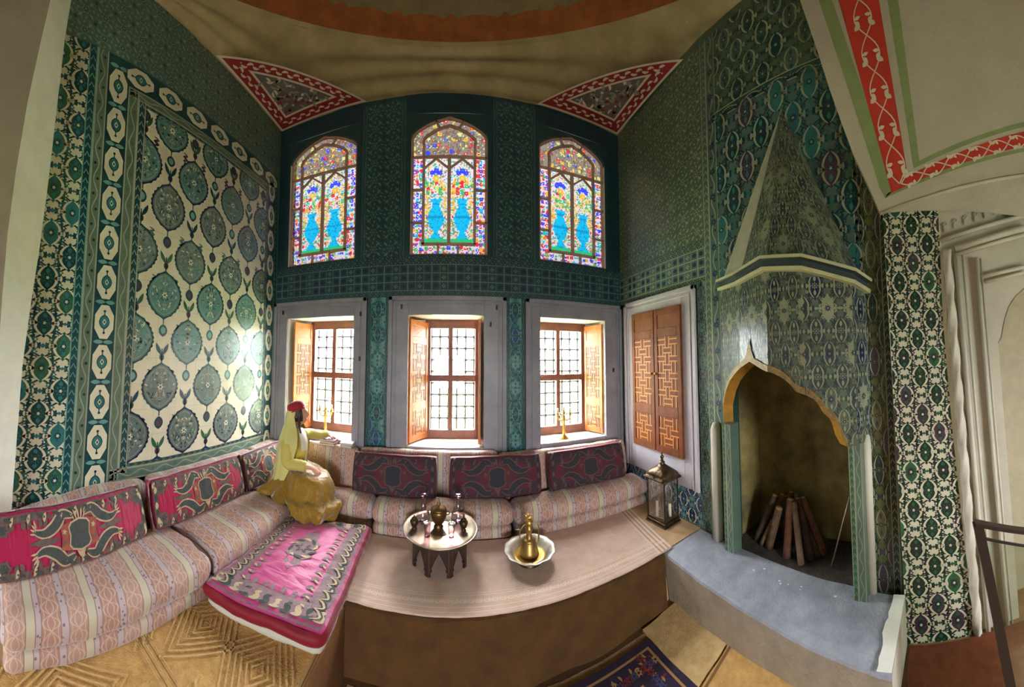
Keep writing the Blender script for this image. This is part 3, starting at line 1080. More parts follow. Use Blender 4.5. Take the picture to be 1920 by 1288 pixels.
# ------------------------------------------------------------------ coloured upper windows
LEAD = mat('plaster_tracery', (190, 146, 128), .8, var=.1)
SG = {k: stained('glass_' + k, c, f) for k, c, f in (
    ('blue', (40, 56, 190), 0.0241), ('aqua', (24, 164, 204), 0.0197), ('sea', (20, 130, 170), 0.0197), ('green', (40, 160, 96), 0.0219), ('red', (200, 40, 50), 0.0197),
    ('amber', (232, 170, 60), 0.0158), ('white', (232, 214, 220), 0.0140), ('violet', (110, 80, 180), 0.0175), ('dim', (176, 156, 140), 0.0096), ('dusk', (140, 120, 104), 0.0096), ('lime', (206, 214, 120), 0.0148))}
def coloured_window(a, b, seed, dull=1.0):
    NW[0] += 1
    root = bpy.data.objects.new('window_%d' % NW[0], None)
    COL.objects.link(root)
    struct(root)
    rnd = random.Random(seed)
    yp = YB + .06
    W = b - a
    c = (a + b) / 2
    bd = W * .145                                  # border of square lights
    xi0, xi1 = a + bd + .03, b - bd - .03
    zi0 = ZS0 + bd * .95 + .03
    ztop = ZSS - .26                               # head of the two tall lights
    fr = MB()
    D = Deco(fr, lambda s, t, o: (s, yp - o, t), dz=.002)
    def bar(x0, z0, x1, z1, th=.03):
        L = hypot(x1 - x0, z1 - z0)
        dx, dz_ = (x1 - x0) / L, (z1 - z0) / L
        nx, nz = -dz_ * th / 2, dx * th / 2
        fr.prism([(x0 + nx, yp - .016, z0 + nz), (x0 - nx, yp - .016, z0 - nz), (x1 - nx, yp - .016, z1 - nz), (x1 + nx, yp - .016, z1 + nz)], (0, .03, 0), LEAD)
    ap = arch_pts(a, b)
    inner = [(c + (x - c) * .70, ZSS - .05 + (z - ZSS) * .78) for x, z in ap]
    for p, q in zip(ap, ap[1:]):
        bar(*p, *q, .045)
    for p, q in zip(inner, inner[1:]):
        bar(*p, *q, .028)
    bar(a + .012, ZS0, a + .012, ZSS, .03)
    bar(b - .012, ZS0, b - .012, ZSS, .03)
    bar(a, ZS0 + .01, b, ZS0 + .01, .03)
    for x in (xi0 - .012, xi1 + .012):
        bar(x, zi0 - .02, x, ZSS - .05, .035)
    bar(xi0 - .03, zi0 - .012, xi1 + .03, zi0 - .012, .035)
    bar(xi0, ztop + .02, xi1, ztop + .02, .03)
    bar(c, zi0, c, ztop, .045)
    zq = [ZS0 + (ztop + .02 - ZS0) * k / 3 for k in (1, 2, 3)]
    for z in zq:
        bar(a, z, xi0 - .02, z, .024)
        bar(xi1 + .02, z, b, z, .024)
    for f in (.36, .62):
        bar(a + W * f, ZS0, a + W * f, zi0 - .02, .028)
    bar(inner[4][0], inner[4][1], ap[4][0], ap[4][1], .025)
    bar(inner[8][0], inner[8][1], ap[8][0], ap[8][1], .025)
    # pointed heads of the two lights
    for s0, s1 in ((xi0, c - .02), (c + .02, xi1)):
        mid = (s0 + s1) / 2
        bar(s0, ztop - .13, mid, ztop - .005, .018)
        bar(mid, ztop - .005, s1, ztop - .13, .018)
    fr.build('tracery', root)
    gl = MB()
    G = Deco(gl, lambda s, t, o: (s, yp + .012 - o, t), dz=.0012)
    def inside(x, z):
        if z <= ZSS:
            return True
        for p, q in zip(ap, ap[1:]):
            if p[0] <= x <= q[0]:
                t = (x - p[0]) / (q[0] - p[0])
                return z < p[1] + t * (q[1] - p[1]) + .045
        return False
    # flowers: centre, radius, petal colour, heart colour
    fl_ = []
    def sow(x0, x1, z0, z1, step, cols):
        nx_, nz_ = max(1, round((x1 - x0) / step)), max(1, round((z1 - z0) / step))
        for i in range(nx_):
            for j in range(nz_):
                fl_.append((x0 + (i + .5 + rnd.uniform(-.2, .2)) * (x1 - x0) / nx_, z0 + (j + .5 + rnd.uniform(-.2, .2)) * (z1 - z0) / nz_, rnd.uniform(.020, .029), rnd.choice(cols), rnd.choice(['amber', 'white', 'red', 'dim'])))
    gay = ['blue', 'blue', 'red', 'amber', 'green', 'violet', 'blue', 'red', 'aqua']
    sow(a, xi0 - .02, ZS0, ztop, .062, gay)
    sow(xi1 + .02, b, ZS0, ztop, .062, gay)
    sow(xi0, xi1, ZS0, zi0 - .03, .06, gay)
    sow(a, b, ztop + .04, ZS1, .085, ['dim', 'dusk', 'amber', 'red', 'blue', 'lime', 'dusk'])
    vas = []
    prof = [(0, .18), (.02, .34), (.09, .16), (.14, .13), (.20, .30), (.31, .44), (.38, .42), (.48, .26), (.55, .17), (.62, .28), (.65, .34)]
    for s0, s1 in ((xi0, c - .02), (c + .02, xi1)):
        m_, wv = (s0 + s1) / 2, s1 - s0
        vas.append((m_, wv))
        zb_ = zi0 + .66
        sow(s0 + .01, s1 - .01, zb_, ztop - .30, .055, ['red', 'green', 'amber', 'green', 'white', 'lime'])
        for s in (-1, 1):
            for k in range(6):
                fl_.append((m_ + s * wv * (.36 + .03 * (k % 2)), zi0 + .42 + .052 * k, .020, 'amber', 'lime'))
                fl_.append((m_ + s * wv * .40, zi0 + .12 + .06 * k, .014, 'green' if k % 2 else 'red', 'amber'))
        for k in range(3):
            fl_.append((m_ + (k - 1) * .055, ztop - .19 + (.03 if k == 1 else 0), .035, 'blue', 'violet'))
        fl_.append((m_, ztop - .27, .045, 'amber', 'lime'))
    def colour(x, z):
        inl = xi0 < x < xi1 and zi0 < z < ztop
        if inl:
            if z < zi0 + .055:
                return 'green'
            for m_, wv in vas:
                f = (z - zi0 - .05) / .86
                if 0 <= f <= .65 and abs(x - m_) < wv * .6:
                    for (f0, r0), (f1, r1) in zip(prof, prof[1:]):
                        if f0 <= f <= f1:
                            r = (r0 + (r1 - r0) * (f - f0) / (f1 - f0)) * wv * .82
                            if abs(x - m_) < r:
                                return 'sea' if (abs(f - .36) < .012 or abs(f - .57) < .012 or rnd.random() < .16) else 'aqua'
        for fx_, fz_, fr_, cp, ch in fl_:
            dx_, dz2 = x - fx_, z - fz_
            if abs(dx_) < fr_ and abs(dz2) < fr_:
                q = dx_ * dx_ + dz2 * dz2
                if q < fr_ * fr_:
                    return ch if q < fr_ * fr_ * .14 else cp
        if z > ztop + .03:
            return rnd.choice(['dim', 'dusk', 'dim', 'lime' if rnd.random() < .3 else 'dim'])
        return 'white' if rnd.random() < (.55 if inl else .80) else rnd.choice(['green', 'lime', 'dim', 'amber', 'dim', 'aqua' if inl else 'red'])
    st = .0165
    nx, nz = int(W / st), int((ZS1 - ZS0) / st)
    hx, hz = W / nx, (ZS1 - ZS0) / nz
    jit = {}
    def J(i, j):
        if (i, j) not in jit:
            e = 0 if i in (0, nx) or j in (0, nz) else .30
            jit[(i, j)] = (a + (i + rnd.uniform(-e, e)) * hx, ZS0 + (j + rnd.uniform(-e, e)) * hz)
        return jit[(i, j)]
    for i in range(nx):
        for j in range(nz):
            x, z = a + (i + .5) * hx, ZS0 + (j + .5) * hz
            if inside(x, z):
                G.poly([J(i, j), J(i + 1, j), J(i + 1, j + 1), J(i, j + 1)], SG[colour(x, z)], 0)
    gl.build('mosaic_pane', root)
for (a, b), s in zip(UPPER, (11, 12, 13)):
    coloured_window(a, b, s)

# ------------------------------------------------------------------ arch the picture is taken from
def offs(pts, dx, dy):
    return [Vector((p.x + dx, p.y + dy, p.z)) for p in pts]
def PX(lst, x):
    return [un(u, v, 'x', x) for u, v in lst]
# left pier: chamfer coloured paler as window-lit, face darker as shaded
mb = MB()
out = PX([(8, 1286), (12, 1080), (22, 930), (40, 690), (58, 560), (75, 450), (92, 320), (107, 190), (122, 60), (128, 20), (136, -25), (152, -90)], -2.47)
inn = PX([(-46, 1286), (-40, 1080), (-30, 930), (-6, 690), (4, 560), (14, 440), (30, 320), (52, 190), (76, 80), (90, 20), (100, -25), (116, -90)], -2.27)
back = [Vector((XL - .02, p.y + .02, p.z)) for p in out]
far = [Vector((-2.27, -1.6, p.z)) for p in inn]
JW = mat('lit_jamb_stone', (238, 234, 220), .75, var=.06, vscale=5, bump=.12)  # window light on the chamfer put into the colour; also hearth whitening
def ribbon(mb, A, B, m):
    for i in range(len(A) - 1):
        mb.poly([A[i], A[i + 1], B[i + 1], B[i]], m)
ribbon(mb, back, out, JW)
ribbon(mb, out, inn, JW)
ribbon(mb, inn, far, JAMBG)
# a stain high on the pier
struct(mb.build('wall_pier'))

# right: tiled pier, then white arch face with painted bands above it
mb = MB()
AX = 2.36
low = [un(1655, 402, 'x', 2.40), un(1668, 600, 'x', 2.40), un(1678, 800, 'x', 2.40), un(1690, 1000, 'x', 2.40), un(1699, 1183, 'x', 2.40), un(1704, 1230, 'x', 2.40)]
hig = [un(1758, 372, 'x', 2.40), un(1768, 600, 'x', 2.40), un(1785, 800, 'x', 2.40), un(1806, 1000, 'x', 2.40), un(1831, 1215, 'x', 2.40), un(1836, 1250, 'x', 2.40)]
ribbon(mb, low, hig, CREAM)
ribbon(mb, low, [Vector((XR + .02, p.y + .01, p.z)) for p in low], GREEND)
def inter(L, z):
    for p, q in zip(L, L[1:]):
        if (p.z - z) * (q.z - z) <= 0:
            t = (z - p.z) / (q.z - p.z) if abs(q.z - p.z) > 1e-9 else 0
            return p.lerp(q, t)
    return L[0] if z > L[0].z else L[-1]
PW = .53                                            # nominal width of the tiled field
def fpier(s, t, o):
    z = t
    A, B = inter(low, z), inter(hig, z)
    p = A.lerp(B, s / PW)
    return (p.x - o, p.y, z)
d = Deco(mb, fpier, rect=(0, .0, PW, 3.53))
scroll(d, 0, 0, PW, 3.53, .29, .31, CREAM, GREEND, GREEN, PURPLE, CREAM, ox=.12, oy=.15)
struct(mb.build('wall_tiled_pier'))
mb = MB()
edge = PX([(1658, 412), (1650, 400), (1630, 352), (1600, 288), (1575, 220), (1550, 150), (1525, 72), (1500, 0), (1478, -70), (1455, -140)], AX)
botl = [un(u, v, 'x', AX) for u, v in ((1650, 401), (1755, 372), (1840, 355), (1925, 328), (2100, 280))]
poly = [Vector((AX, e.y, e.z)) for e in edge[1:]]
toprear = Vector((AX, -2.4, poly[-1].z))
A = poly
Bp = [Vector((AX, -2.4, p.z)) for p in poly]
ribbon(mb, A, Bp, PLASTER)
ribbon(mb, A, [Vector((XR + .02, p.y, p.z)) for p in A], PLASTER)
mb.tube([botl[0], botl[3]], .014, PLASTER, 8)
def fa(s, t, o):
    return (AX - o - .002, s, t)
d = Deco(mb, fa)
def band(px, m, layer):
    p = [un(u, v, 'x', AX) for u, v in px]
    d.poly([(q.y, q.z) for q in p], m, layer)
# vertical limb
band([(1535, 0), (1560, 0), (1678, 355), (1660, 372), (1648, 345)], GREENP, 1)
band([(1510, -75), (1538, -75), (1562, 0), (1536, 0)], GREENP, 1)
band([(1572, 0), (1648, 0), (1700, 318), (1703, 330), (1672, 362)], REDP, 2)
band([(1545, -75), (1632, -75), (1648, 0), (1572, 0)], REDP, 2)
band([(1664, 0), (1684, 0), (1724, 302), (1714, 316)], GREENP, 1)
band([(1650, -75), (1670, -75), (1684, 0), (1664, 0)], GREENP, 1)
# horizontal limb
band([(1660, 372), (1664, 363), (1920, 278), (2000, 252), (2000, 258), (1920, 285)], GREENP, 1)
band([(1672, 362), (1703, 330), (1920, 247), (2000, 218), (2000, 246), (1920, 275)], REDP, 2)
band([(1714, 316), (1724, 302), (1920, 229), (2000, 200), (2000, 209), (1920, 238)], GREENP, 1)
def vine(p0, p1, wid, n, m=WPAINT):
    a, b = un(*p0, 'x', AX), un(*p1, 'x', AX)
    ax_, az_, bx_, bz_ = a.y, a.z, b.y, b.z
    L = hypot(bx_ - ax_, bz_ - az_)
    ux, uz = (bx_ - ax_) / L, (bz_ - az_) / L
    def Q(t, o):
        return (ax_ + ux * L * t - uz * o, az_ + uz * L * t + ux * o)
    for s in (-1, 1):
        d.stroke([Q(k / (n * 8), s * wid * sin(pi * k / 8)) for k in range(n * 8 + 1)], .010, m, 4)
    for k in range(n):
        x, y = Q((k + .5) / n, 0)
        ang = atan2(uz, ux)
        for s in (-1, 1):
            x, y = Q((k + .35) / n, s * wid * .5)
            d.leaf(x, y, wid * .95, wid * .62, ang + s * 2.3, m, 5)
            d.leaf(x, y, wid * .70, wid * .45, ang + s * .9, m, 5)
            x, y = Q((k + .5) / n, s * wid * .98)
            d.leaf(x, y, wid * .75, wid * .45, ang + s * 1.9 + pi, m, 5)
vine((1687, 345), (1610, 0), .072, 5)
vine((1610, 0), (1590, -75), .10, 1)
vine((1690, 345), (1925, 262), .05, 6)
struct(mb.build('wall_arch'))
# ------------------------------------------------------------------ marble portal beside the pier
PT = 2.40
t = thing('niche_portal', 'carved cream marble portal with rope moulding and arched niche beside the tiled pier', 'portal', (PT, -.6, 0))
def pbuild(mb, name, par=None):
    o = mb.build(name, t if par is None else par)
    o.matrix_parent_inverse = Matrix.Translation((-PT, .6, 0))
    return o
mb = MB()
lft = [un(u, v, 'x', PT + .02) for u, v in ((1752, 372), (1768, 600), (1785, 800), (1806, 1000), (1833, 1215), (1840, 1290))]
jam = [un(u, v, 'x', PT + .02) for u, v in ((1866, 372), (1868, 600), (1884, 800), (1900, 1000), (1915, 1215), (1920, 1290))]
lft.insert(0, Vector((PT + .02, lft[0].y + .02, 4.1)))
jam.insert(0, Vector((PT + .02, jam[0].y, 4.1)))
ribbon(mb, lft, jam, PORTALM)
# wall over the niche, cut to a stepped pointed arch
ar = [un(u, v, 'x', PT + .02) for u, v in ((1862, 655), (1878, 635), (1884, 600), (1892, 575), (1905, 555), (1922, 540), (1960, 530), (2010, 540), (2050, 570), (2075, 640))]
for i in range(len(ar) - 1):
    e_ = Vector((.007, 0, 0))
    mb.poly([ar[i] + e_, ar[i + 1] + e_, Vector((PT + .027, ar[i + 1].y, 4.1)), Vector((PT + .027, ar[i].y, 4.1))], PORTALM)
mb.poly([Vector((PT + .02, ar[-1].y, 0)), Vector((PT + .02, -2.6, 0)), Vector((PT + .02, -2.6, 3.9)), Vector((PT + .02, ar[-1].y, 3.9))], PORTALM)
mb.poly([Vector((PT + .034, -.25, 2.95)), Vector((PT + .034, -1.0, 2.95)), Vector((PT + .034, -1.0, 4.1)), Vector((PT + .034, -.25, 4.1))], PORTALM)
for i in range(len(ar) - 1):                         # soffit of the niche
    mb.poly([ar[i], ar[i + 1], ar[i + 1] + Vector((.3, 0, 0)), ar[i] + Vector((.3, 0, 0))], PORTALM)
ribbon(mb, [Vector((PT + .02, j.y, j.z)) for j in jam[1:]], [Vector((PT + .32, j.y, j.z)) for j in jam[1:]], PORTALM)
pbuild(mb, 'surround')
mb = MB()
mb.box((PT + .30, -2.7, -.1), (PT + .34, -.3, 4.3), mat('niche_back', (176, 164, 138), .7, var=.1))
pbuild(mb, 'niche')
# frieze and lintel mouldings
mb = MB()
def pbar(p, q, th, pr, m=PORTALM, n=6):
    a, b = un(*p, 'x', PT), un(*q, 'x', PT)
    mb.tube([a + Vector((-pr * .4, 0, 0)), b + Vector((-pr * .4, 0, 0))], th, m, n)
pbar((1790, 468), (1925, 428), .030, .03)
pbar((1796, 478), (1925, 440), .018, .04)
pbar((1764, 452), (1925, 404), .020, .02)
pbar((1840, 520), (1925, 500), .020, .03)
pbar((1848, 530), (1925, 510), .014, .03)
pbuild(mb, 'lintel')
mb = MB()
d = Deco(mb, lambda s, q, o: (PT + .018 - o, s, q), dz=.006)
for k in range(9):
    p = un(1772 + 19 * k, 425 - 6.4 * k, 'x', PT)
    d.leaf(p.y, p.z - .05, .10, .05, pi / 2 + .3, PORTALM, 2)
    d.leaf(p.y - .045, p.z - .05, .09, .035, pi / 2 - .5, PORTALM, 1)
    d.leaf(p.y - .02, p.z + .04, .05, .02, -.6, PORTALM, 2)
pbuild(mb, 'carved_frieze')
mb = MB()
cl = [un(u, v, 'x', PT) for u, v in ((1774, 470), (1782, 600), (1797, 760), (1815, 900), (1828, 1020), (1836, 1130), (1842, 1290))]
rope = [tuple(cl[0].lerp(cl[-1], i_ / 84)) for i_ in range(85)]
rings = []
for i, p in enumerate(rope):
    rr = .036 * (1 + .0)
    ring = []
    for j in range(16):
        a = 2 * pi * j / 16
        r = rr * (1 + .26 * cos(3 * (a + i * .30)))
        ring.append(Vector(p) + Vector((r * cos(a) - .01, r * sin(a), 0)))
    rings.append(ring)
mb.loft(rings, PORTALM)
pbuild(mb, 'rope_column')
mb = MB()
for off, th, pr in ((20, .022, .03), (32, .012, .045), (58, .016, .03), (66, .010, .02)):
    pts = [un(u + off, v, 'x', PT) + Vector((-pr * .3, 0, 0)) for u, v in ((1772, 472 + off * .2), (1842, 1290))]
    mb.tube(pts, th, PORTALM, 12)
pbuild(mb, 'jamb_moulding')

# ------------------------------------------------------------------ fireplace
fp = thing('fireplace', 'tiled chimneypiece with tall pointed hood and gilt scalloped arch on the right wall', 'fireplace', (XR, .98, 0))
FOFF = Matrix.Translation((-XR, -.98, 0))
def fbuild(mb, name, par=None):
    o = mb.build(name, par or fp)
    if par is None:
        o.matrix_parent_inverse = FOFF
    return o
PLAN = [Vector((2.49, 1.87)), Vector((2.30, 1.51)), Vector((2.15, 1.14)), Vector((2.15, .815)), Vector((2.29, .45)), Vector((2.49, .36))]
CORN = [3.17, 3.13, 3.155, 3.105, 2.99, 2.95]        # the cornice dips a little towards the right
def onface(u, v):
    """where the line of sight meets the breast: facet index, position along it and height"""
    dr = ray(u, v)
    for i in range(5):
        p, q = PLAN[i], PLAN[i + 1]
        e = q - p
        den = dr.x * e.y - dr.y * e.x
        if abs(den) < 1e-9:
            continue
        tt = (p.x * e.y - p.y * e.x) / den
        s = (p.x * dr.y - p.y * dr.x) / den
        if -.001 <= s <= 1.001 and tt > 0:
            return i, s, Vector((dr.x * tt, dr.y * tt, HC + dr.z * tt))
    return None
archpx = [(1358, 806), (1358.2, 758), (1363, 733), (1370, 714), (1380, 700), (1392, 688), (1407, 678), (1420, 686), (1433, 694), (1452, 700), (1470, 710), (1484, 722), (1493, 734), (1510, 740), (1526, 748), (1541, 763), (1552, 778), (1567, 789), (1574, 803), (1579, 819), (1590, 837)]
archp = [onface(u, v) for u, v in archpx]
archp = [a for a in archp if a]
def plan_s(p):                                       # running length along the plan
    return p
lens = [(PLAN[i + 1] - PLAN[i]).length for i in range(5)]
cum = [0]
for l in lens:
    cum.append(cum[-1] + l)
def atlen(L):
    for i in range(5):
        if L <= cum[i + 1] + 1e-9:
            f = (L - cum[i]) / lens[i]
            q = PLAN[i].lerp(PLAN[i + 1], f)
            return q, CORN[i] + (CORN[i + 1] - CORN[i]) * f, i
    return PLAN[-1], CORN[-1], 4
AL = [(cum[a[0]] + a[1] * lens[a[0]], a[2].z) for a in archp]
AL[0] = (AL[1][0] - .001, AL[0][1])
def archz(L):
    if L <= AL[0][0]:
        return AL[0][1]
    for (a, z0), (b, z1) in zip(AL, AL[1:]):
        if a <= L <= b:
            return z0 + (z1 - z0) * (L - a) / max(1e-6, b - a)
    return AL[-1][1]
BRST = tile('breast_green', (88, 98, 80), .2)
BRSL = tile('breast_line', (140, 140, 112), .18)
BRSD = tile('breast_dark', (56, 66, 66), .2)
GILT = mat('gilt', (190, 138, 50), .45, .35, var=.2, vscale=12)
SOOT = mat('sooted_plaster', (156, 138, 82), .9, c2=(84, 74, 48), vscale=2.5, bump=.15)
mb = MB()
nL = 120
Ls = sorted(set([cum[-1] * k / nL for k in range(nL + 1)] + cum + [a for a, z in AL]))
th = .10
def inw(q, L):
    c = Vector((2.62, .98))
    d_ = (c - q).normalized()
    return q + d_ * th
for L0, L1 in zip(Ls, Ls[1:]):
    (q0, c0, i0), (q1, c1, i1) = atlen(L0 + 1e-7), atlen(L1 - 1e-7)
    z0, z1 = archz(L0), archz(L1)
    mb.poly([(q0.x, q0.y, z0), (q1.x, q1.y, z1), (q1.x, q1.y, c1), (q0.x, q0.y, c0)], BRST)
    n0, n1 = inw(q0, L0), inw(q1, L1)
    mb.poly([(n0.x, n0.y, z0), (n1.x, n1.y, z1), (n1.x, n1.y, c1), (n0.x, n0.y, c0)], SOOT)
# tile ornament on each facet
for i in range(5):
    p, q = PLAN[i], PLAN[i + 1]
    nrm = Vector((-(q - p).y, (q - p).x)).normalized()
    if nrm.x > 0:
        nrm = -nrm
    def ff(s, tz, o, p=p, q=q, nrm=nrm, l=lens[i]):
        b = p.lerp(q, s / l) + nrm * o
        return (b.x, b.y, tz)
    d = Deco(mb, ff, rect=(0, 1.5, lens[i], min(CORN[i], CORN[i + 1])))
    d.filt = lambda p_, i=i: all(b_ > archz(cum[i] + a_) + .012 for a_, b_ in p_)
    scroll(d, 0, 1.5, lens[i], 3.2, lens[i] / max(1, round(lens[i] / .20)), .36, BRST, BRSD, BRSL, NAVY, BRSL, ox=lens[i] / 2, oy=.22, bg=False)
fbuild(mb, 'breast')
# gilt moulding of the arch, front border and soffit
mb = MB()
for k in range(len(AL) - 1):
    pass
NA = 150
La, Lb = AL[0][0], AL[-1][0]
LL = sorted(set([La + (Lb - La) * k / NA for k in range(NA + 1)] + [a for a, z in AL] + [c for c in cum if La < c < Lb]))
GB = mat('gilt_border', (150, 118, 66), .5, .2, c2=(104, 80, 46), vscale=26)
for L0, L1 in zip(LL, LL[1:]):
    (q0, c0, i0), (q1, c1, i1) = atlen(L0 + 1e-7), atlen(L1 - 1e-7)
    z0, z1 = archz(L0), archz(L1)
    p, q = PLAN[i0], PLAN[i0 + 1]
    nrm = Vector((-(q - p).y, (q - p).x)).normalized()
    if nrm.x > 0:
        nrm = -nrm
    o0, o1 = q0 + nrm * .012, q1 + nrm * .012
    def bw(L):
        apx = AL[6][0]
        return .055 + .16 * max(0, 1 - abs(L - apx) / .07) ** 1.5
    mb.poly([(o0.x, o0.y, z0), (o1.x, o1.y, z1), (o1.x, o1.y, z1 + bw(L1)), (o0.x, o0.y, z0 + bw(L0))], GB)
    n0, n1 = inw(q0, L0), inw(q1, L1)
    mb.poly([(o0.x, o0.y, z0), (o1.x, o1.y, z1), (n1.x, n1.y, z1), (n0.x, n0.y, z0)], GILT)
# returns at the two feet
for L in (La,):
    q0, c0, i0 = atlen(L)
    n0 = inw(q0, L)
    mb.poly([(q0.x - .012, q0.y, AL[0][1]), (n0.x, n0.y, AL[0][1]), (n0.x, n0.y, AL[1][1]), (q0.x - .012, q0.y, AL[1][1])], GILT)
fbuild(mb, 'arch_moulding')
# cornice
mb = MB()
CY = mat('cornice_stone', (176, 172, 130), .6, var=.1)
prof = [(0, -.07, CY), (.035, -.065, CY), (.04, -.035, CY), (.015, -.03, BRSD), (.018, .02, BRSD), (.05, .03, CY), (.055, .055, CY), (.0, .065, CY)]
cc = Vector((2.6, .98))
rows = []
for pr, dz, m in prof:
    row = []
    for i in range(6):
        q = PLAN[i]
        o = (q - cc).normalized()
        row.append(Vector((q.x + o.x * pr * 1.1, q.y + o.y * pr * 1.1, CORN[i] + dz)))
    rows.append(row)
for a, b, m in zip(rows, rows[1:], [p[2] for p in prof]):
    ribbon(mb, a, b, m)
fbuild(mb, 'cornice')
# hood: facets running up to the point on the wall
APX = Vector((2.475, 1.085, 4.70))
mb = MB()
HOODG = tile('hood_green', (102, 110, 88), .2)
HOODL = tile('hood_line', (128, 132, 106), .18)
HOODLIT = mat('hood_lit_side', (170, 164, 146), .6, var=.12)
base = []
for i in range(6):
    q = PLAN[i]
    o = (q - cc).normalized()
    q2 = q - o * .03
    base.append(Vector((q2.x, q2.y, CORN[i] + .06)))
for i in range(5):
    mb.poly([base[i], base[i + 1], APX], HOODLIT if i == 0 else HOODG)  # first facet paler: window light on it is painted in
    if i == 0:
        continue
    A, B = base[i], base[i + 1]
    nrm = (B - A).cross(APX - A).normalized()
    if nrm.x > 0:
        nrm = -nrm
    H = ((A + B) / 2 - APX).length
    wdt = (B - A).length
    def fh(s, tz, o, A=A, B=B, nrm=nrm):
        b = A.lerp(B, s)
        return b.lerp(APX, tz) + nrm * o
    d = Deco(mb, fh)
    M_ = (A + B) / 2
    ex = (B - A).normalized()
    ey = (APX - M_)
    sk = ey.dot(ex)
    def fh(s, tz, o, M_=M_, ex=ex, ey=ey, nrm=nrm):
        return M_ + ex * s + ey * tz / ey.length + nrm * o
    d = Deco(mb, fh)
    d.convex = [(-wdt / 2 + .004, .003), (wdt / 2 - .004, .003), (0, ey.length - .03)]
    scroll(d, -wdt / 2, 0, wdt / 2, ey.length, wdt / max(1, round(wdt / .19)), .34, HOODG, BRSD, HOODL, BRSD, HOODL, ox=0, oy=.12, bg=False)
# pale edge roll up the arris, coloured as if lit
mb.tube([base[1], base[1].lerp(APX, .5), APX], [.012, .01, .006], HOODLIT, 6)
fbuild(mb, 'hood')
# pilasters with chain tiles
def pilaster(u0, u1, vt, vb, x, zt_b, zb_b, depth, round_side):
    mb = MB()
    a = un(u0, vt, 'x', x)
    b = un(u1, vt, 'x', x)
    y0, y1 = min(a.y, b.y), max(a.y, b.y)
    mb.box((x, y0, zb_b), (XR + .02, y1, zt_b), GREYG, .004)
    d = Deco(mb, lambda s, t, o: (x - o - .001, s, t))
    wv = y1 - y0
    strip(d, True, y0 + .004, y0 + wv * .62, zb_b, zt_b, GREYG, CREAMG, SLATE, .08)
    chain(d, True, y0 + wv * .62, y1 - .004, zb_b, zt_b, GREEN, CREAMG, .06)
    # side facing the opening
    return mb
fbuild(pilaster(1356, 1372.5, 900, 1000, 2.36, 1.72, .44, .1, 0), 'pilaster')
fbuild(pilaster(1592, 1618, 900, 1100, 2.30, 1.66, .38, .1, 0), 'pilaster')
# pale rounded stone jambs outside the pilasters
for (u, vt, vb, x, r) in ((1342, 806, 1000, 2.43, .055), (1628, 840, 1100, 2.40, .045)):
    mb = MB()
    a = un(u, (vt + vb) / 2, 'x', x)
    mb.tube([(x + .02, a.y, .36), (x + .02, a.y, 1.63), (x + .035, a.y, 1.68), (x + .06, a.y, 1.70)], [r, r, r * .8, r * .2], PORTALM, 14)
    fbuild(mb, 'jamb_shaft')
# firebox
mb = MB()
y0, y1, xb = FH[0] - .06, FH[2] + .06, 3.02
mb.poly([(xb, y0 + .1, .3), (xb, y1 - .1, .3), (xb, y1 - .1, 3.2), (xb, y0 + .1, 3.2)], SOOT)
mb.poly([(xb, y0 + .1, .3), (XR + .0, y0, .3), (XR + .0, y0, 3.2), (xb, y0 + .1, 3.2)], SOOT)
mb.poly([(xb, y1 - .1, .3), (XR + .0, y1, .3), (XR + .0, y1, 3.2), (xb, y1 - .1, 3.2)], SOOT)
mb.poly([(XR, y0, 3.2), (XR, y1, 3.2), (xb, y1 - .1, 3.2), (xb, y0 + .1, 3.2)], SOOT)
ASH = mat('ash_floor', (84, 74, 62), .95, c2=(56, 50, 44), vscale=9, bump=.3)
mb.poly([(2.30, y0, .405), (xb, y0, .405), (xb, y1, .455), (2.30, y1, .455)], ASH)
fbuild(mb, 'firebox')
# hearth slab
mb = MB()
GST = mat('hearth_stone', (166, 168, 176), .75, c2=(136, 138, 148), vscale=5, bump=.3, bscale=45)
GSF = mat('hearth_front', (182, 170, 152), .85, c2=(158, 146, 130), vscale=5, bump=.3, bscale=40)
hz = lambda y: .395 + .05 * (y - .14)
fpx = [(1.935, 2.215), (1.925, 1.85), (1.915, 1.50), (1.905, 1.08), (1.86, .62), (1.80, .20)]
bk = [(2.47, 2.215), (2.47, 1.85), (2.47, 1.50), (2.46, 1.08), (2.44, .62), (2.385, .13)]
n = 24
def rs(L, f):
    k = f * (len(L) - 1)
    i = min(int(k), len(L) - 2)
    t_ = k - i
    return (L[i][0] + (L[i + 1][0] - L[i][0]) * t_, L[i][1] + (L[i + 1][1] - L[i][1]) * t_)
rnd = random.Random(5)
T, F0, F1, Bk = [], [], [], []
for k in range(n + 1):
    f = k / n
    a, b = rs(fpx, f), rs(bk, f)
    j = rnd.uniform(-.003, .003)
    row = []
    for m_ in range(9):
        g = m_ / 8
        x, y = a[0] + (b[0] - a[0]) * g + (j if m_ == 0 else 0), a[1] + (b[1] - a[1]) * g
        z = hz(y) + (-.012 if m_ == 0 else 0) + .010 * noise.noise(Vector((x * 4, y * 4, 1)))
        row.append(Vector((x, y, z)))
    T.append(row)
    F0.append(row[0] + Vector((-.006, 0, -.02)))
    F1.append(Vector((row[0].x + .05, row[0].y, 0)))
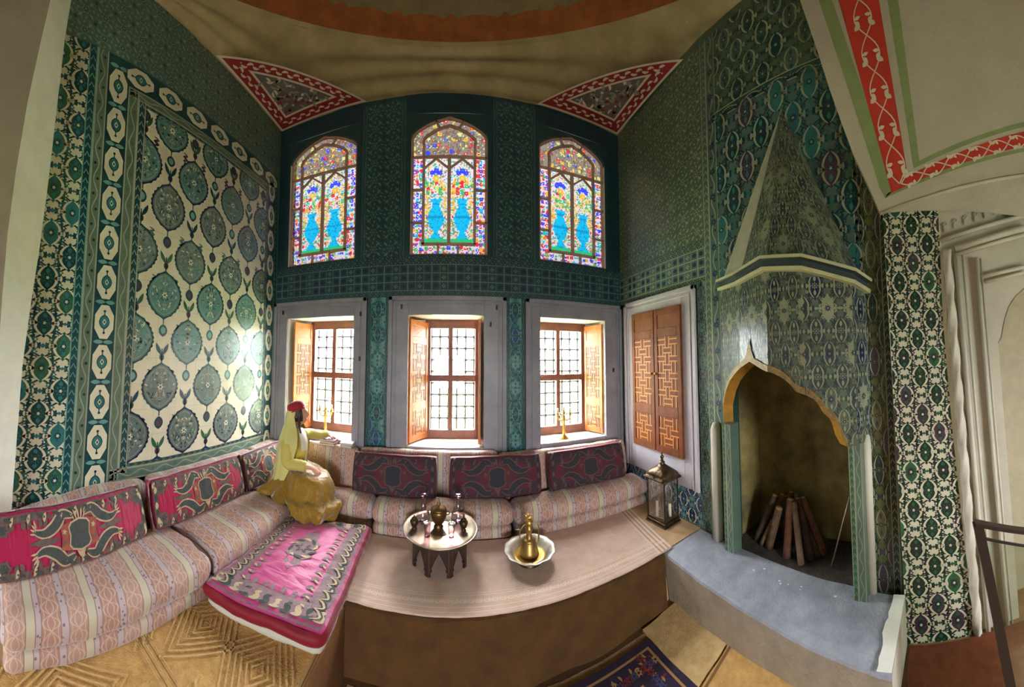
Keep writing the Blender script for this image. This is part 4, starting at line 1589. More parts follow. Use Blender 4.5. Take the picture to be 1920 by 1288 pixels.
for k in range(n):
    for m_ in range(8):
        mb.poly([T[k][m_], T[k + 1][m_], T[k + 1][m_ + 1], T[k][m_ + 1]], GST)
    mb.poly([T[k][0], T[k + 1][0], F0[k + 1], F0[k]], GST)
    for q in range(5):
        a0, a1 = F0[k].lerp(F1[k], q / 5), F0[k + 1].lerp(F1[k + 1], q / 5)
        b0, b1 = F0[k].lerp(F1[k], (q + 1) / 5), F0[k + 1].lerp(F1[k + 1], (q + 1) / 5)
        mb.poly([a0, a1, b1, b0], GSF)
for k in (0, n):
    mb.poly(T[k] + [Vector((T[k][-1].x, T[k][-1].y, 0)), Vector((T[k][0].x + .05, T[k][0].y, 0))], GSF)
d = Deco(mb, lambda x, y, o: (x, y, hz(y) + .012 + o))
rr = random.Random(4)
# whitened strip along the right edge and chips of plaster by the opening
pts = [(1.80 + (2.385 - 1.80) * k / 14 + 0, .20 - .07 * k / 14) for k in range(15)]
up = [(x, y + .10 + rr.uniform(-.012, .015)) for x, y in pts]
for a, b, c, e in zip(pts, pts[1:], up[1:], up):
    d.poly([a, b, c, e], JW, 1)
for k in range(9):
    d.disc(rr.uniform(2.24, 2.34), rr.uniform(.6, 1.5), rr.uniform(.003, .010), rr.uniform(.004, .016), WHITE, 1, 7, .3, 3, rr.random() * 6)
fbuild(mb, 'hearth')
mb = MB()
d = Deco(mb, lambda y, z, o: (1.905 + .07 * (hz(y) - z) / .45 - (.045 * max(0, (1.0 - y))) - o - .012, y, z))
pp = un(1475, 1240, 'x', 1.9)
d.poly([(pp.y - .09, .03), (pp.y + .06, .02), (pp.y + .03, .16), (pp.y + .01, .24), (pp.y - .03, .27), (pp.y - .05, .15)], JW, 1)
fbuild(mb, 'plaster_patch')

# ------------------------------------------------------------------ cupboard in the right wall
surround(4, 'x', XR, -.03, 2.19, 3.60, .90, 3.225, 2.42, 3.38, 1.22, 3.03, mat('lilac_marble', (196, 188, 192), .4, c2=(176, 168, 176), vscale=3, bump=.05))
mb = MB()
mb.box((XR - .012, 2.4, 1.2), (XR - .004, 3.4, 3.05), WOODD)
cup = thing('wall_cupboard', 'two narrow carved wooden doors closed in a white marble frame on the right wall', 'cupboard', (XR - .03, 2.88, 1.22))
INV = Matrix.Translation((-(XR - .03), -2.88, -1.22))
o = mb.build('cupboard_back', cup)
o.matrix_parent_inverse = INV
WD2 = mat('reddish_wood', (128, 66, 24), .65, c2=(98, 48, 18), vscale=6, bump=.1, spec=.25)
for (y, ang, tilt) in ((3.375, 0, 0), (2.885, 0, 0)):
    s = shutter_leaf('door', cup, 1.80, .475, WD2, mat('panel_ground', (118, 62, 24), .65, var=.12, spec=.25), mat('lattice_orange', (198, 122, 54), .55, var=.12, vscale=8, spec=.3), t=.03)
    s.rotation_euler = (0, 0, -pi / 2)
    s.location = (0 - .035, y - 2.88, 0.01)
    h = MB()
    xx = .44 if y > 3 else .035
    h.lathe([(.004, 0), (.018, .002), (.014, .012), (.010, .02), (.016, .03), (.004, .036)], mat('brass', (190, 150, 70), .3, .9), (0, 0, 0), 12)
    ho = h.build('knob', s)
    ho.rotation_euler = (pi / 2, 0, 0)
    ho.location = (xx, 0, .98)
# ------------------------------------------------------------------ cloth
def cloth_nodes(name, base, rough=.75, sheen=.3, wr=.4, wscale=(6, 6, 6), wdist=.012):
    m = bpy.data.materials.new(name)
    m.use_nodes = True
    t = m.node_tree
    p = t.nodes['Principled BSDF']
    p.inputs['Base Color'].default_value = rgb(*base)
    p.inputs['Roughness'].default_value = rough
    p.inputs['Sheen Weight'].default_value = sheen
    p.inputs['Sheen Roughness'].default_value = .4
    p.inputs['Specular IOR Level'].default_value = .25
    if wr:
        tx = t.nodes.new('ShaderNodeTexCoord')
        mp = t.nodes.new('ShaderNodeMapping')
        mp.inputs['Scale'].default_value = wscale
        n = t.nodes.new('ShaderNodeTexNoise')
        n.inputs['Scale'].default_value = 1
        n.inputs['Detail'].default_value = 4
        n.inputs['Distortion'].default_value = .6
        b = t.nodes.new('ShaderNodeBump')
        b.inputs['Strength'].default_value = wr
        b.inputs['Distance'].default_value = wdist
        t.links.new(tx.outputs['Object'], mp.inputs[0])
        t.links.new(mp.outputs[0], n.inputs['Vector'])
        t.links.new(n.outputs['Fac'], b.inputs['Height'])
        t.links.new(b.outputs[0], p.inputs['Normal'])
    return m
def divan_stripes(name, axis, period=.36, k=.93):
    """woven divan cover: rose, cream and lilac stripes with a scribbled leaf figure in the rose ones"""
    m = cloth_nodes(name, (190, 150, 136), .8, .25, .35, (9, 9, 9), .008)
    t = m.node_tree
    p = t.nodes['Principled BSDF']
    tx = t.nodes.new('ShaderNodeTexCoord')
    s = t.nodes.new('ShaderNodeSeparateXYZ')
    t.links.new(tx.outputs['Object'], s.inputs[0])
    mu = t.nodes.new('ShaderNodeMath')
    mu.operation = 'MULTIPLY'
    mu.inputs[1].default_value = 1 / period
    fr = t.nodes.new('ShaderNodeMath')
    fr.operation = 'FRACT'
    t.links.new(s.outputs[axis], mu.inputs[0])
    t.links.new(mu.outputs[0], fr.inputs[0])
    def ramp(stops):
        r = t.nodes.new('ShaderNodeValToRGB')
        r.color_ramp.interpolation = 'CONSTANT'
        e = r.color_ramp.elements
        e[0].position, e[0].color = stops[0][0], stops[0][1]
        e[1].position, e[1].color = stops[1][0], stops[1][1]
        for q in stops[2:]:
            n_ = e.new(q[0])
            n_.color = q[1]
        t.links.new(fr.outputs[0], r.inputs[0])
        return r
    rose, cream, lil, dk = rgb(190 * k, 150 * k, 136 * k), rgb(206 * k, 194 * k, 168 * k), rgb(196 * k, 176 * k, 178 * k), rgb(158 * k, 122 * k, 114 * k)
    r2 = rgb(184 * k, 138 * k, 124 * k)
    col = ramp([(0, rose), (.30, dk), (.315, cream), (.45, dk), (.465, lil), (.55, dk), (.565, r2), (.86, dk), (.875, lil), (.985, dk)])
    msk = ramp([(0, (.6, .6, .6, 1)), (.30, (.12, .12, .12, 1)), (.565, (.6, .6, .6, 1)), (.86, (0, 0, 0, 1))])
    msd = ramp([(0, (0, 0, 0, 1)), (.465, (.8, .8, .8, 1)), (.55, (0, 0, 0, 1)), (.875, (.8, .8, .8, 1)), (.985, (0, 0, 0, 1))])
    # chain of leaf-shaped loops down the middle of each rose stripe
    def M(op, a, b=None, c=None):
        n_ = t.nodes.new('ShaderNodeMath')
        n_.operation = op
        for i_, q_ in enumerate((a, b, c)):
            if q_ is None:
                continue
            if isinstance(q_, (int, float)):
                n_.inputs[i_].default_value = q_
            else:
                t.links.new(q_, n_.inputs[i_])
        return n_.outputs[0]
    nz = t.nodes.new('ShaderNodeTexNoise')
    nz.inputs['Scale'].default_value = 9
    t.links.new(tx.outputs['Object'], nz.inputs['Vector'])
    if axis == 1:
        sc = M('SUBTRACT', s.outputs[0], s.outputs[2])
    else:
        sc = M('ADD', s.outputs[1], s.outputs[2])
    sc = M('ADD', sc, M('MULTIPLY', nz.outputs['Fac'], .05))
    f1 = M('ABSOLUTE', M('SINE', M('MULTIPLY', sc, pi / .105)))
    tl = M('MINIMUM', M('DIVIDE', M('ABSOLUTE', M('SUBTRACT', fr.outputs[0], .15)), .15), M('DIVIDE', M('ABSOLUTE', M('SUBTRACT', fr.outputs[0], .7125)), .1475))
    l_a = M('LESS_THAN', M('ABSOLUTE', M('SUBTRACT', tl, M('MULTIPLY', f1, .88))), .085)
    l_b = M('LESS_THAN', M('ABSOLUTE', M('SUBTRACT', tl, M('MULTIPLY', f1, .40))), .065)
    f2 = M('ABSOLUTE', M('SINE', M('MULTIPLY', M('ADD', sc, .0525), pi / .105)))
    l_c = M('LESS_THAN', M('ABSOLUTE', M('SUBTRACT', M('SUBTRACT', 1.0, tl), M('MULTIPLY', f2, .30))), .05)
    lt = t.nodes.new('ShaderNodeMath')
    lt.operation = 'MAXIMUM'
    t.links.new(M('MAXIMUM', l_a, l_b), lt.inputs[0])
    t.links.new(l_c, lt.inputs[1])
    a1 = t.nodes.new('ShaderNodeMath')
    a1.operation = 'MULTIPLY'
    t.links.new(lt.outputs[0], a1.inputs[0])
    t.links.new(msk.outputs[0], a1.inputs[1])
    mx = t.nodes.new('ShaderNodeMix')
    mx.data_type = 'RGBA'
    t.links.new(a1.outputs[0], mx.inputs[0])
    t.links.new(col.outputs[0], mx.inputs[6])
    mx.inputs[7].default_value = rgb(218 * k, 196 * k, 176 * k)
    v2 = t.nodes.new('ShaderNodeTexVoronoi')
    v2.inputs['Scale'].default_value = 34
    l2 = t.nodes.new('ShaderNodeMath')
    l2.operation = 'LESS_THAN'
    l2.inputs[1].default_value = .28
    t.links.new(tx.outputs['Object'], v2.inputs['Vector'])
    t.links.new(v2.outputs['Distance'], l2.inputs[0])
    a2 = t.nodes.new('ShaderNodeMath')
    a2.operation = 'MULTIPLY'
    t.links.new(l2.outputs[0], a2.inputs[0])
    t.links.new(msd.outputs[0], a2.inputs[1])
    m2 = t.nodes.new('ShaderNodeMix')
    m2.data_type = 'RGBA'
    t.links.new(a2.outputs[0], m2.inputs[0])
    t.links.new(mx.outputs[2], m2.inputs[6])
    m2.inputs[7].default_value = rgb(116 * k, 84 * k, 92 * k)
    t.links.new(m2.outputs[2], p.inputs['Base Color'])
    return m
DIVL = divan_stripes('divan_stripe_across', 1, .37)
DIVB = divan_stripes('divan_stripe_along', 0, .40)

def softbox(h, r, n, m, bulge=0., wr=0., wf=(6, 6, 6), seed=0, sag=None):
    """padded block with rounded edges, sitting with its base at z=0; returns builder and its surface function"""
    hx, hy, hz = h
    nx, ny, nz = n
    def S(a, b, c, o=0.):
        p = Vector((a * hx, b * hy, c * hz))
        q = Vector((max(-hx + r, min(hx - r, p.x)), max(-hy + r, min(hy - r, p.y)), max(-hz + min(r, hz), min(hz - min(r, hz), p.z))))
        d_ = p - q
        nn = d_.normalized() if d_.length > 1e-9 else Vector((0, 0, 1))
        p = q + nn * min(r, hz if abs(nn.z) > .99 else r)
        w_ = (1 - a * a) * (1 - b * b)
        if c > 0:
            p.z += bulge * w_ * c
        p += Vector((a * abs(a), b * abs(b), 0)) * (bulge * .5 * max(0, 1 - c * c))
        if wr and c > -.9:
            v = Vector((p.x * wf[0] + seed * 7.1, p.y * wf[1] + seed * 3.3, p.z * wf[2]))
            p += nn * wr * (noise.noise(v) + .5 * noise.noise(v * 2.1))
        p += nn * o
        p.z += hz
        if sag:
            p = sag(p)
        return p
    mb = MB()
    def face(fn, na, nb, flip=False):
        vs = [fn(-1 + 2 * i / na, -1 + 2 * j / nb) for i in range(na + 1) for j in range(nb + 1)]
        fs = []
        for i in range(na):
            for j in range(nb):
                k = i * (nb + 1) + j
                f = (k, k + nb + 1, k + nb + 2, k + 1)
                fs.append(tuple(reversed(f)) if flip else f)
        mb.mesh(vs, fs, m, True)
    face(lambda a, b: S(a, b, 1), nx, ny)
    face(lambda a, b: S(a, b, -1), nx, ny, True)
    face(lambda a, c: S(a, -1, c), nx, nz)
    face(lambda a, c: S(a, 1, c), nx, nz, True)
    face(lambda b, c: S(1, b, c), ny, nz)
    face(lambda b, c: S(-1, b, c), ny, nz, True)
    return mb, S
def weld(o, dist=.0005):
    bm = bmesh.new()
    bm.from_mesh(o.data)
    bmesh.ops.remove_doubles(bm, verts=bm.verts, dist=dist)
    bm.to_mesh(o.data)
    bm.free()
    return o
def place_box(name, x0, x1, y0, y1, z0, z1, m, r=.05, bulge=.02, wr=.012, seed=0, parent=None, n=None, wf=(5, 5, 5), sag=None, rz=0):
    hx, hy, hz = (x1 - x0) / 2, (y1 - y0) / 2, (z1 - z0) / 2
    n = n or (max(6, int(hx * 2 / .05)), max(6, int(hy * 2 / .05)), 8)
    mb, S = softbox((hx, hy, hz), r, n, m, bulge, wr, wf, seed, sag)
    o = weld(mb.build(name, parent))
    o.location = ((x0 + x1) / 2, (y0 + y1) / 2, z0)
    o.rotation_euler = (0, 0, rz)
    return o, S

# ---- seat mattresses: two layers each
def seat(x0, x1, y0, y1, m, label, seed, grp):
    c = ((x0 + x1) / 2, (y0 + y1) / 2)
    t = thing('divan_mattress', label, 'mattress', (c[0], c[1], ZP), group=grp)
    lo, _ = place_box('lower_pad', x0 - c[0] + .015, x1 - c[0] - .015, y0 - c[1] + .01, y1 - c[1] - .01, 0, .125, m, .045, .012, .012, seed, t)
    up, _ = place_box('upper_pad', x0 - c[0], x1 - c[0], y0 - c[1], y1 - c[1], .118, .325, m, .075, .025, .018, seed + 3, t)
    return t
GS = 'striped seat mattresses of the corner divan'
seat(-2.245, -1.62, .16, 1.645, DIVL, 'long striped seat mattress nearest the lit pier, under the big medallion cushion', 1, GS)
seat(-2.245, -1.62, 1.665, 2.80, DIVL, 'striped seat mattress on the left side between near mattress and seated woman', 2, GS)
seat(-2.245, -1.62, 2.82, 3.44, DIVL, 'striped corner seat mattress underneath the seated woman', 5, GS)
seat(-1.60, -.83, 3.12, 3.445, DIVB, 'short striped seat mattress right beside the seated woman', 3, GS)
seat(-.815, .69, 3.11, 3.445, DIVB, 'striped seat mattress under the middle window, behind the low round tray', 4, GS)
seat(.71, 2.43, 3.08, 3.445, DIVB, 'striped seat mattress under the right window, ending at the lantern', 6, GS)
# ---- back bolsters
GB_ = 'striped back bolsters of the corner divan'
def bolster(x0, x1, y0, y1, ztop, m, label, seed, sag=None):
    o, _ = place_box('back_bolster', x0, x1, y0, y1, ZP, ztop, m, .055, .012, .012, seed, sag=sag)
    tag(o, label, 'bolster', GB_)
def sagx(p):
    p = p.copy()
    p.x -= max(0, (p.x + .12) / .24) * .10 * (p.z / .65)
    return p
def sagy(p):
    p = p.copy()
    p.y += max(0, (.115 - p.y) / .23) * .09 * (p.z / .75)
    return p
def sagl(p):
    p = sagx(p)
    if p.z > .3:
        p.z -= .17 * max(0, (-p.y + .1) / .72) ** 1.3 * (p.z / .65)
    return p
bolster(-2.52, -2.28, .28, 1.50, 1.145, DIVL, 'striped back bolster along the left tiled wall, closest to the lit pier', 11, sagl)
bolster(-2.52, -2.28, 1.515, 3.06, 1.165, DIVL, 'striped back bolster along the left tiled wall behind the middle crimson cushion', 12, sagx)
bolster(-2.52, -2.28, 3.075, 3.70, 1.165, DIVL, 'short striped back bolster in the room corner behind the seated woman', 13, sagx)
bolster(-2.25, -1.12, 3.47, 3.70, 1.255, DIVB, 'striped back bolster below the left window, holding the pile of books', 14, sagy)
bolster(-1.105, .60, 3.47, 3.70, 1.275, DIVB, 'striped back bolster below the middle window', 15, sagy)
bolster(.615, 2.40, 3.47, 3.70, 1.245, DIVB, 'striped back bolster below the right window', 16, sagy)

# ---- embroidered cushions
SATR = cloth_nodes('crimson_satin', (166, 20, 68), .42, .5, .7, (30, 4, 5), .02)
SATD = cloth_nodes('dark_plum_satin', (112, 26, 56), .5, .4, .5, (24, 4, 5), .015)
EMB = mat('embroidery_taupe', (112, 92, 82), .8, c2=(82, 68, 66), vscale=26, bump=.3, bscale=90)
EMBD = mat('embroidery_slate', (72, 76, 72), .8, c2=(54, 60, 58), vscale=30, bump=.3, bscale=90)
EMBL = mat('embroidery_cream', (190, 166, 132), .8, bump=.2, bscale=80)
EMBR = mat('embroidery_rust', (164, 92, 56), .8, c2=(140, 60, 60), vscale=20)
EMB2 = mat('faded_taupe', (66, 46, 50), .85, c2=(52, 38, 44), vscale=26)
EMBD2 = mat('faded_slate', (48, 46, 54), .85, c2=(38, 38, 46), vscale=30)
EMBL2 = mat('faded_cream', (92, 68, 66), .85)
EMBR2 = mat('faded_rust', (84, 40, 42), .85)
def pillow(w, h, th, m, seed, loc, yaw, tilt, label, grp, dim=False, med=True, mside=None):
    rnd = random.Random(seed)
    def S(a, b, side=1, o=0.):
        """a,b in -1..1; side 1 front, -1 back"""
        ex = (max(0, 1 - abs(a) ** 5) * max(0, 1 - abs(b) ** 5)) ** .42
        x = a * w / 2 * (1 - .025 * b * b)
        z = h / 2 + b * h / 2 * (1 - .03 * a * a)
        v = Vector((x * 9 + seed, z * 3, seed * 1.7))
        dy = th / 2 * (.35 + .65 * ex) + .010 * noise.noise(v) * ex + .006 * noise.noise(v * 3) * ex
        z += .012 * noise.noise(Vector((x * 4, seed, b)))
        return Vector((x, -side * (dy + o), z))
    mb = MB()
    na, nb = 34, 18
    for side in (1, -1):
        vs = [S(-1 + 2 * i / na, -1 + 2 * j / nb, side) for i in range(na + 1) for j in range(nb + 1)]
        fs = []
        for i in range(na):
            for j in range(nb):
                k = i * (nb + 1) + j
                f = (k, k + nb + 1, k + nb + 2, k + 1)
                fs.append(f if side == 1 else tuple(reversed(f)))
        mb.mesh(vs, fs, m, True)
    # boxed edge
    per = [(-1 + 2 * i / na, -1) for i in range(na)] + [(1, -1 + 2 * j / nb) for j in range(nb)] + [(1 - 2 * i / na, 1) for i in range(na)] + [(-1, 1 - 2 * j / nb) for j in range(nb)]
    mb.loft([[S(a, b, 1) for a, b in per], [S(a, b, 1) * .5 + S(a, b, -1) * .5 + Vector((a, 0, b)) * .012 for a, b in per], [S(a, b, -1) for a, b in per]], mside or m, True, False)
    o = weld(mb.build('bolster_cushion'))
    o.matrix_world = Matrix.Translation(loc) @ Matrix.Rotation(yaw, 4, 'Z') @ Matrix.Rotation(tilt, 4, 'X')
    tag(o, label, 'cushion', grp)
    # embroidered border, a part of its own
    def fe(s, t, off):
        return S(max(-1, min(1, s / (w / 2))), max(-1, min(1, (t - h / 2) / (h / 2))), 1, .002 + off)
    eb = MB()
    d = Deco(eb, fe, dz=.0016)
    def grid(x0, z0, x1, z1, mm, ly, st=.04):
        nx, nz = max(1, int((x1 - x0) / st)), max(1, int((z1 - z0) / st))
        for i in range(nx):
            for j in range(nz):
                d.rectf(x0 + (x1 - x0) * i / nx, z0 + (z1 - z0) * j / nz, x0 + (x1 - x0) * (i + 1) / nx, z0 + (z1 - z0) * (j + 1) / nz, mm, ly)
    bw = h * .15
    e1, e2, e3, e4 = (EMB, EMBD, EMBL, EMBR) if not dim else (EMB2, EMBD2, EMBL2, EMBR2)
    grid(-w / 2 * .97, .012, w / 2 * .97, bw, e1, 1)
    grid(-w / 2 * .97, h - bw, w / 2 * .97, h - .012, e1, 1)
    grid(-w / 2 * .97, bw, -w / 2 + bw, h - bw, e1, 1)
    grid(w / 2 - bw, bw, w / 2 * .97, h - bw, e1, 1)
    n = int(w / .06)
    for i in range(n):
        x = -w / 2 + .04 + (w - .08) * i / (n - 1)
        for zc, up in ((bw * .5, 1), (h - bw * .5, -1)):
            d.leaf(x, zc - up * .01, .06, .026, (pi / 2 if up > 0 else -pi / 2) + (.7 if i % 2 else -.7), e2 if i % 2 else e3, 2, bend=.8)
            d.leaf(x, zc + up * bw * .4, .055, .035, (pi / 2) * up + (.4 if i % 2 else -.4), e1, 1)
    for zz in range(int(h / .06)):
        for s in (-1, 1):
            d.leaf(s * (w / 2 - bw * .5), .05 + zz * .06, .06, .028, pi / 2 + s * .6, e2 if zz % 2 else e3, 2, bend=-s)
    # corner sprays
    for s in (-1, 1):
        for q in (-1, 1):
            cx_, cz_ = s * (w / 2 - bw * 1.5), h / 2 + q * (h / 2 - bw * 1.5)
            d.disc(cx_, cz_, .050, .045, e1, 1, 12, .18, 6)
            d.flower(cx_, cz_, .034, e2, 2, 6)
    def fan(pts, c, mm, ly, n=4):
        for a, b in zip(pts, pts[1:] + pts[:1]):
            for q in range(n):
                f0, f1 = q / n, (q + 1) / n
                P_ = [(c[0] + (p[0] - c[0]) * f, c[1] + (p[1] - c[1]) * f) for p, f in ((a, f0), (b, f0), (b, f1), (a, f1))]
                d.poly(P_ if q else P_[1:], mm, ly)
    if med:
        cz = h / 2
        k = h / .42
        def paisley(s, q):
            # a horn curling out from the middle
            P = catmull([(s * .05 * k, cz + q * .13 * k), (s * .13 * k, cz + q * .155 * k), (s * .20 * k, cz + q * .09 * k), (s * .28 * k, cz + q * .055 * k), (s * .36 * k, cz + q * .075 * k)], 5)
            n_ = len(P)
            d.stroke(P, [(.03 + .06 * sin(pi * (i / (n_ - 1)) ** .9)) * k for i in range(n_)], e3, 2)
            d.stroke(P, [(.014 + .05 * sin(pi * (i / (n_ - 1)) ** .9)) * k for i in range(n_)], e2, 3)
            for i in range(4):
                d.leaf(s * (.34 + .0 * i) * k, cz + q * (.06 + .012 * i) * k, .055 * k, .014 * k, (0 if s > 0 else pi) + s * q * (.1 + .35 * i), e3, 3)
        for s in (-1, 1):
            fan([(s * .07 * k, cz - .10 * k), (s * .16 * k, cz - .08 * k), (s * .145 * k, cz), (s * .16 * k, cz + .08 * k), (s * .07 * k, cz + .10 * k)], (s * .10 * k, cz), e4, 2)
            d.flower(s * .125 * k, cz + .04 * k, .022 * k, e3, 3, 5)
            d.flower(s * .125 * k, cz - .04 * k, .022 * k, e1, 3, 5)
            d.leaf(s * .16 * k, cz, .24 * k, .05 * k, 0 if s > 0 else pi, e1, 2)
            for q in (-1, 1):
                paisley(s, q)
        for q in (-1, 1):
            for i in range(5):
                d.leaf((i - 2) * .018 * k, cz + q * .10 * k, .075 * k, .014 * k, q * (pi / 2 - (i - 2) * .28 * q), e3, 3)
        pl = [(.085, -.06), (.065, -.085), (0, -.10), (-.065, -.085), (-.085, -.06), (-.075, 0), (-.085, .06), (-.065, .085), (0, .10), (.065, .085), (.085, .06), (.075, 0)]
        fan([(a * k * 1.12, cz + b * k * 1.12) for a, b in pl], (0, cz), e3, 4)
        fan([(a * k, cz + b * k) for a, b in pl], (0, cz), e2, 5)
    eb.build('embroidery', o)
    return o
GR = 'crimson cushions on the left side of the divan'
HP = pi / 2
pillow(1.30, .40, .17, SATR, 2, (-2.0, .70, .835), HP + .19, -.36, 'big crimson satin cushion with grey medallion, nearest the lit pier', GR)
pillow(1.20, .41, .17, SATR, 5, (-2.125, 2.00, .84), HP, -.34, 'crimson satin cushion with grey medallion in the middle of the left side', GR)
pillow(.86, .40, .16, SATD, 8, (-2.125, 3.06, .84), HP, -.32, 'half-hidden plum cushion directly behind the seated woman', GR)
GD = 'dark plum cushions under the windows'
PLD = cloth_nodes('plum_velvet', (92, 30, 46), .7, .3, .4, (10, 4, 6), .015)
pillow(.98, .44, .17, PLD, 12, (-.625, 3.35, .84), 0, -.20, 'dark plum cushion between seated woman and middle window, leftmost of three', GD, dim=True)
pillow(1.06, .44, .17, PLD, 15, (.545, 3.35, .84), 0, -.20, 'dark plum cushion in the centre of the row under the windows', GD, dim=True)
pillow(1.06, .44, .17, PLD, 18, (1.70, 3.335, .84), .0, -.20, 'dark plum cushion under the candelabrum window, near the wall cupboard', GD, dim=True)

# ---- pink floor mattress
SATP = cloth_nodes('pink_satin', (188, 66, 122), .45, .5, .55, (7, 16, 8), .02)
CRIM = cloth_nodes('dark_crimson_cloth', (120, 14, 30), .6, .3, .3, (12, 12, 12))
LINEN = cloth_nodes('white_lining', (186, 178, 162), .8, .2, .3, (9, 9, 9))
PM = Vector((-1.20, 2.26, ZP))
t = thing('floor_mattress', 'pink satin floor mattress with grey paisley border lying at the step edge', 'mattress', PM, math.radians(2.5))
def sagp(p):
    p = p.copy()
    p.y += .15 * p.x
    p.z += .02 * noise.noise(Vector((p.x * 3, p.y * 3, 2)))
    return p
low_, _ = place_box('lining', -.42, .42, -.615, .615, .0, .085, LINEN, .04, .02, .012, 21, t, sag=sagp)
mbp, SP = softbox((.44, .64, .062), .058, (44, 60, 8), SATP, .035, .010, (7, 16, 5), 4, sagp)
top_ = weld(mbp.build('satin_cover', t))
top_.location = (0, 0, .065)
# crimson welt round the sides
wl = MB()
per = [(-1 + 2 * i / 30, -1) for i in range(30)] + [(1, -1 + 2 * j / 40) for j in range(40)] + [(1 - 2 * i / 30, 1) for i in range(30)] + [(-1, 1 - 2 * j / 40) for j in range(40)]
per = [p for p in per]
wl.loft([[SP(a, b, -.9 + 1.7 * q_ / 12, .006) for a, b in per] for q_ in range(13)], CRIM, True, False)
wo_ = wl.build('crimson_edge', t)
wo_.location = (0, 0, .065)
em = MB()
d = Deco(em, lambda s, q, o: SP(s / .46, q / .65, 1, .003 + o), dz=.0016)
def gridp(x0, y0, x1, y1, m, ly, st=.05):
    nx, ny = max(1, int((x1 - x0) / st)), max(1, int((y1 - y0) / st))
    for i in range(nx):
        for j in range(ny):
            d.rectf(x0 + (x1 - x0) * i / nx, y0 + (y1 - y0) * j / ny, x0 + (x1 - x0) * (i + 1) / nx, y0 + (y1 - y0) * (j + 1) / ny, m, ly)
EMP = mat('embroidery_rose_grey', (152, 116, 118), .75, c2=(116, 96, 104), vscale=24, bump=.3, bscale=80)
gridp(-.45, -.64, .45, -.47, EMP, 1)
gridp(-.45, .50, .45, .64, EMP, 1)
gridp(-.45, -.47, -.27, .50, EMP, 1)
gridp(.29, -.47, .45, .50, EMP, 1)
rnd = random.Random(31)
for i in range(15):
    y = -.56 + 1.12 * i / 14
    for s, x in ((-1, -.35), (1, .37)):
        P = catmull([(x - .03, y - .03), (x + .03, y - .01), (x + .01, y + .03), (x - .03, y + .05)], 4)
        d.stroke(P, [.008 + .034 * sin(pi * k / (len(P) - 1)) for k in range(len(P))], EMBD, 2)
        d.stroke(P, [.004 + .012 * sin(pi * k / (len(P) - 1)) for k in range(len(P))], EMBL, 3)
        d.leaf(x + s * -.10, y, .07, .04, (pi if s > 0 else 0) + .5, EMP, 1)
        d.leaf(x - s * .09, y + .03, .05, .018, (pi if s > 0 else 0) - .6, EMBL, 3)
for i in range(11):
    x = -.40 + .80 * i / 10
    for y in (-.56, .57):
        P = catmull([(x - .03, y - .035), (x + .02, y - .02), (x, y + .02), (x + .03, y + .045)], 4)
        d.stroke(P, [.008 + .036 * sin(pi * k / (len(P) - 1)) for k in range(len(P))], EMBD if i % 2 else EMBL, 2)
        d.leaf(x, y + (.08 if y < 0 else -.06), .075, .04, (pi / 2 if y < 0 else -pi / 2) + rnd.uniform(-.6, .6), EMP, 1)
# middle medallion
pl = [(0, -.30), (.07, -.22), (.06, -.16), (.12, -.10), (.10, 0), (.12, .10), (.06, .16), (.07, .22), (0, .30), (-.07, .22), (-.06, .16), (-.12, .10), (-.10, 0), (-.12, -.10), (-.06, -.16), (-.07, -.22)]
for i in range(len(pl)):
    a, b = pl[i - 1], pl[i]
    for f0, f1 in ((0, .5), (.5, 1)):
        d.poly([(a[0] * f0, .05 + a[1] * f0), (b[0] * f0, .05 + b[1] * f0), (b[0] * f1, .05 + b[1] * f1), (a[0] * f1, .05 + a[1] * f1)], EMP, 1)
d.flower(0, .05, .085, EMBD, 2, 6)
d.flower(0, .05, .045, EMP, 3, 6)
for i in range(10):
    a = 2 * pi * i / 10
    d.leaf(.085 * cos(a), .05 + .12 * sin(a), .09, .03, a + 1.0, EMBD if i % 2 else EMBL, 3, bend=1.0)
eo = em.build('embroidery', t)
eo.location = (0, 0, .065)

# ------------------------------------------------------------------ carpets and mats
def sheet(name, pts, z, th, m, label, cat, group=None, n=14, wob=.006):
    """rug: four corners, gently uneven"""
    mb = MB()
    P = [Vector((p[0], p[1], 0)) for p in pts]
    def Q(u, v):
        q = P[0].lerp(P[1], u).lerp(P[3].lerp(P[2], u), v)
        e = .012 * noise.noise(Vector((q.x * 5, q.y * 5, 3)))
        if v in (0, 1):
            q.y += e
        if u in (0, 1):
            q.x += e
        q.z = z + th + wob * (.5 + .5 * noise.noise(Vector((q.x * 3, q.y * 3, 0))))
        return q
    T_ = [[Q(i / n, j / n) for j in range(n + 1)] for i in range(n + 1)]
    vs = [p for r in T_ for p in r]
    fs = [(i * (n + 1) + j, (i + 1) * (n + 1) + j, (i + 1) * (n + 1) + j + 1, i * (n + 1) + j + 1) for i in range(n) for j in range(n)]
    mb.mesh(vs, fs, m, True)
    per = [T_[i][0] for i in range(n)] + [T_[n][j] for j in range(n)] + [T_[n - i][n] for i in range(n)] + [T_[0][n - j] for j in range(n)]
    mb.loft([per, [Vector((p.x, p.y, z)) for p in per]], m, True, False, False)
    def on(u, v, o):
        p = Q(u, v)
        p.z += o
        return p
    return mb, on
KIL = mat('beige_kilim', (212, 182, 164), .9, c2=(196, 166, 146), vscale=9, bump=.35, bscale=120)
KILL = mat('kilim_line', (222, 200, 176), .9)
KILD = mat('kilim_fringe', (150, 112, 84), .9)
mb, on = sheet('kilim', [(-.86, 2.215), (2.02, 2.205), (2.16, 3.10), (-.86, 3.12)], ZP, .012, KIL, '', '')
d = Deco(mb, on)
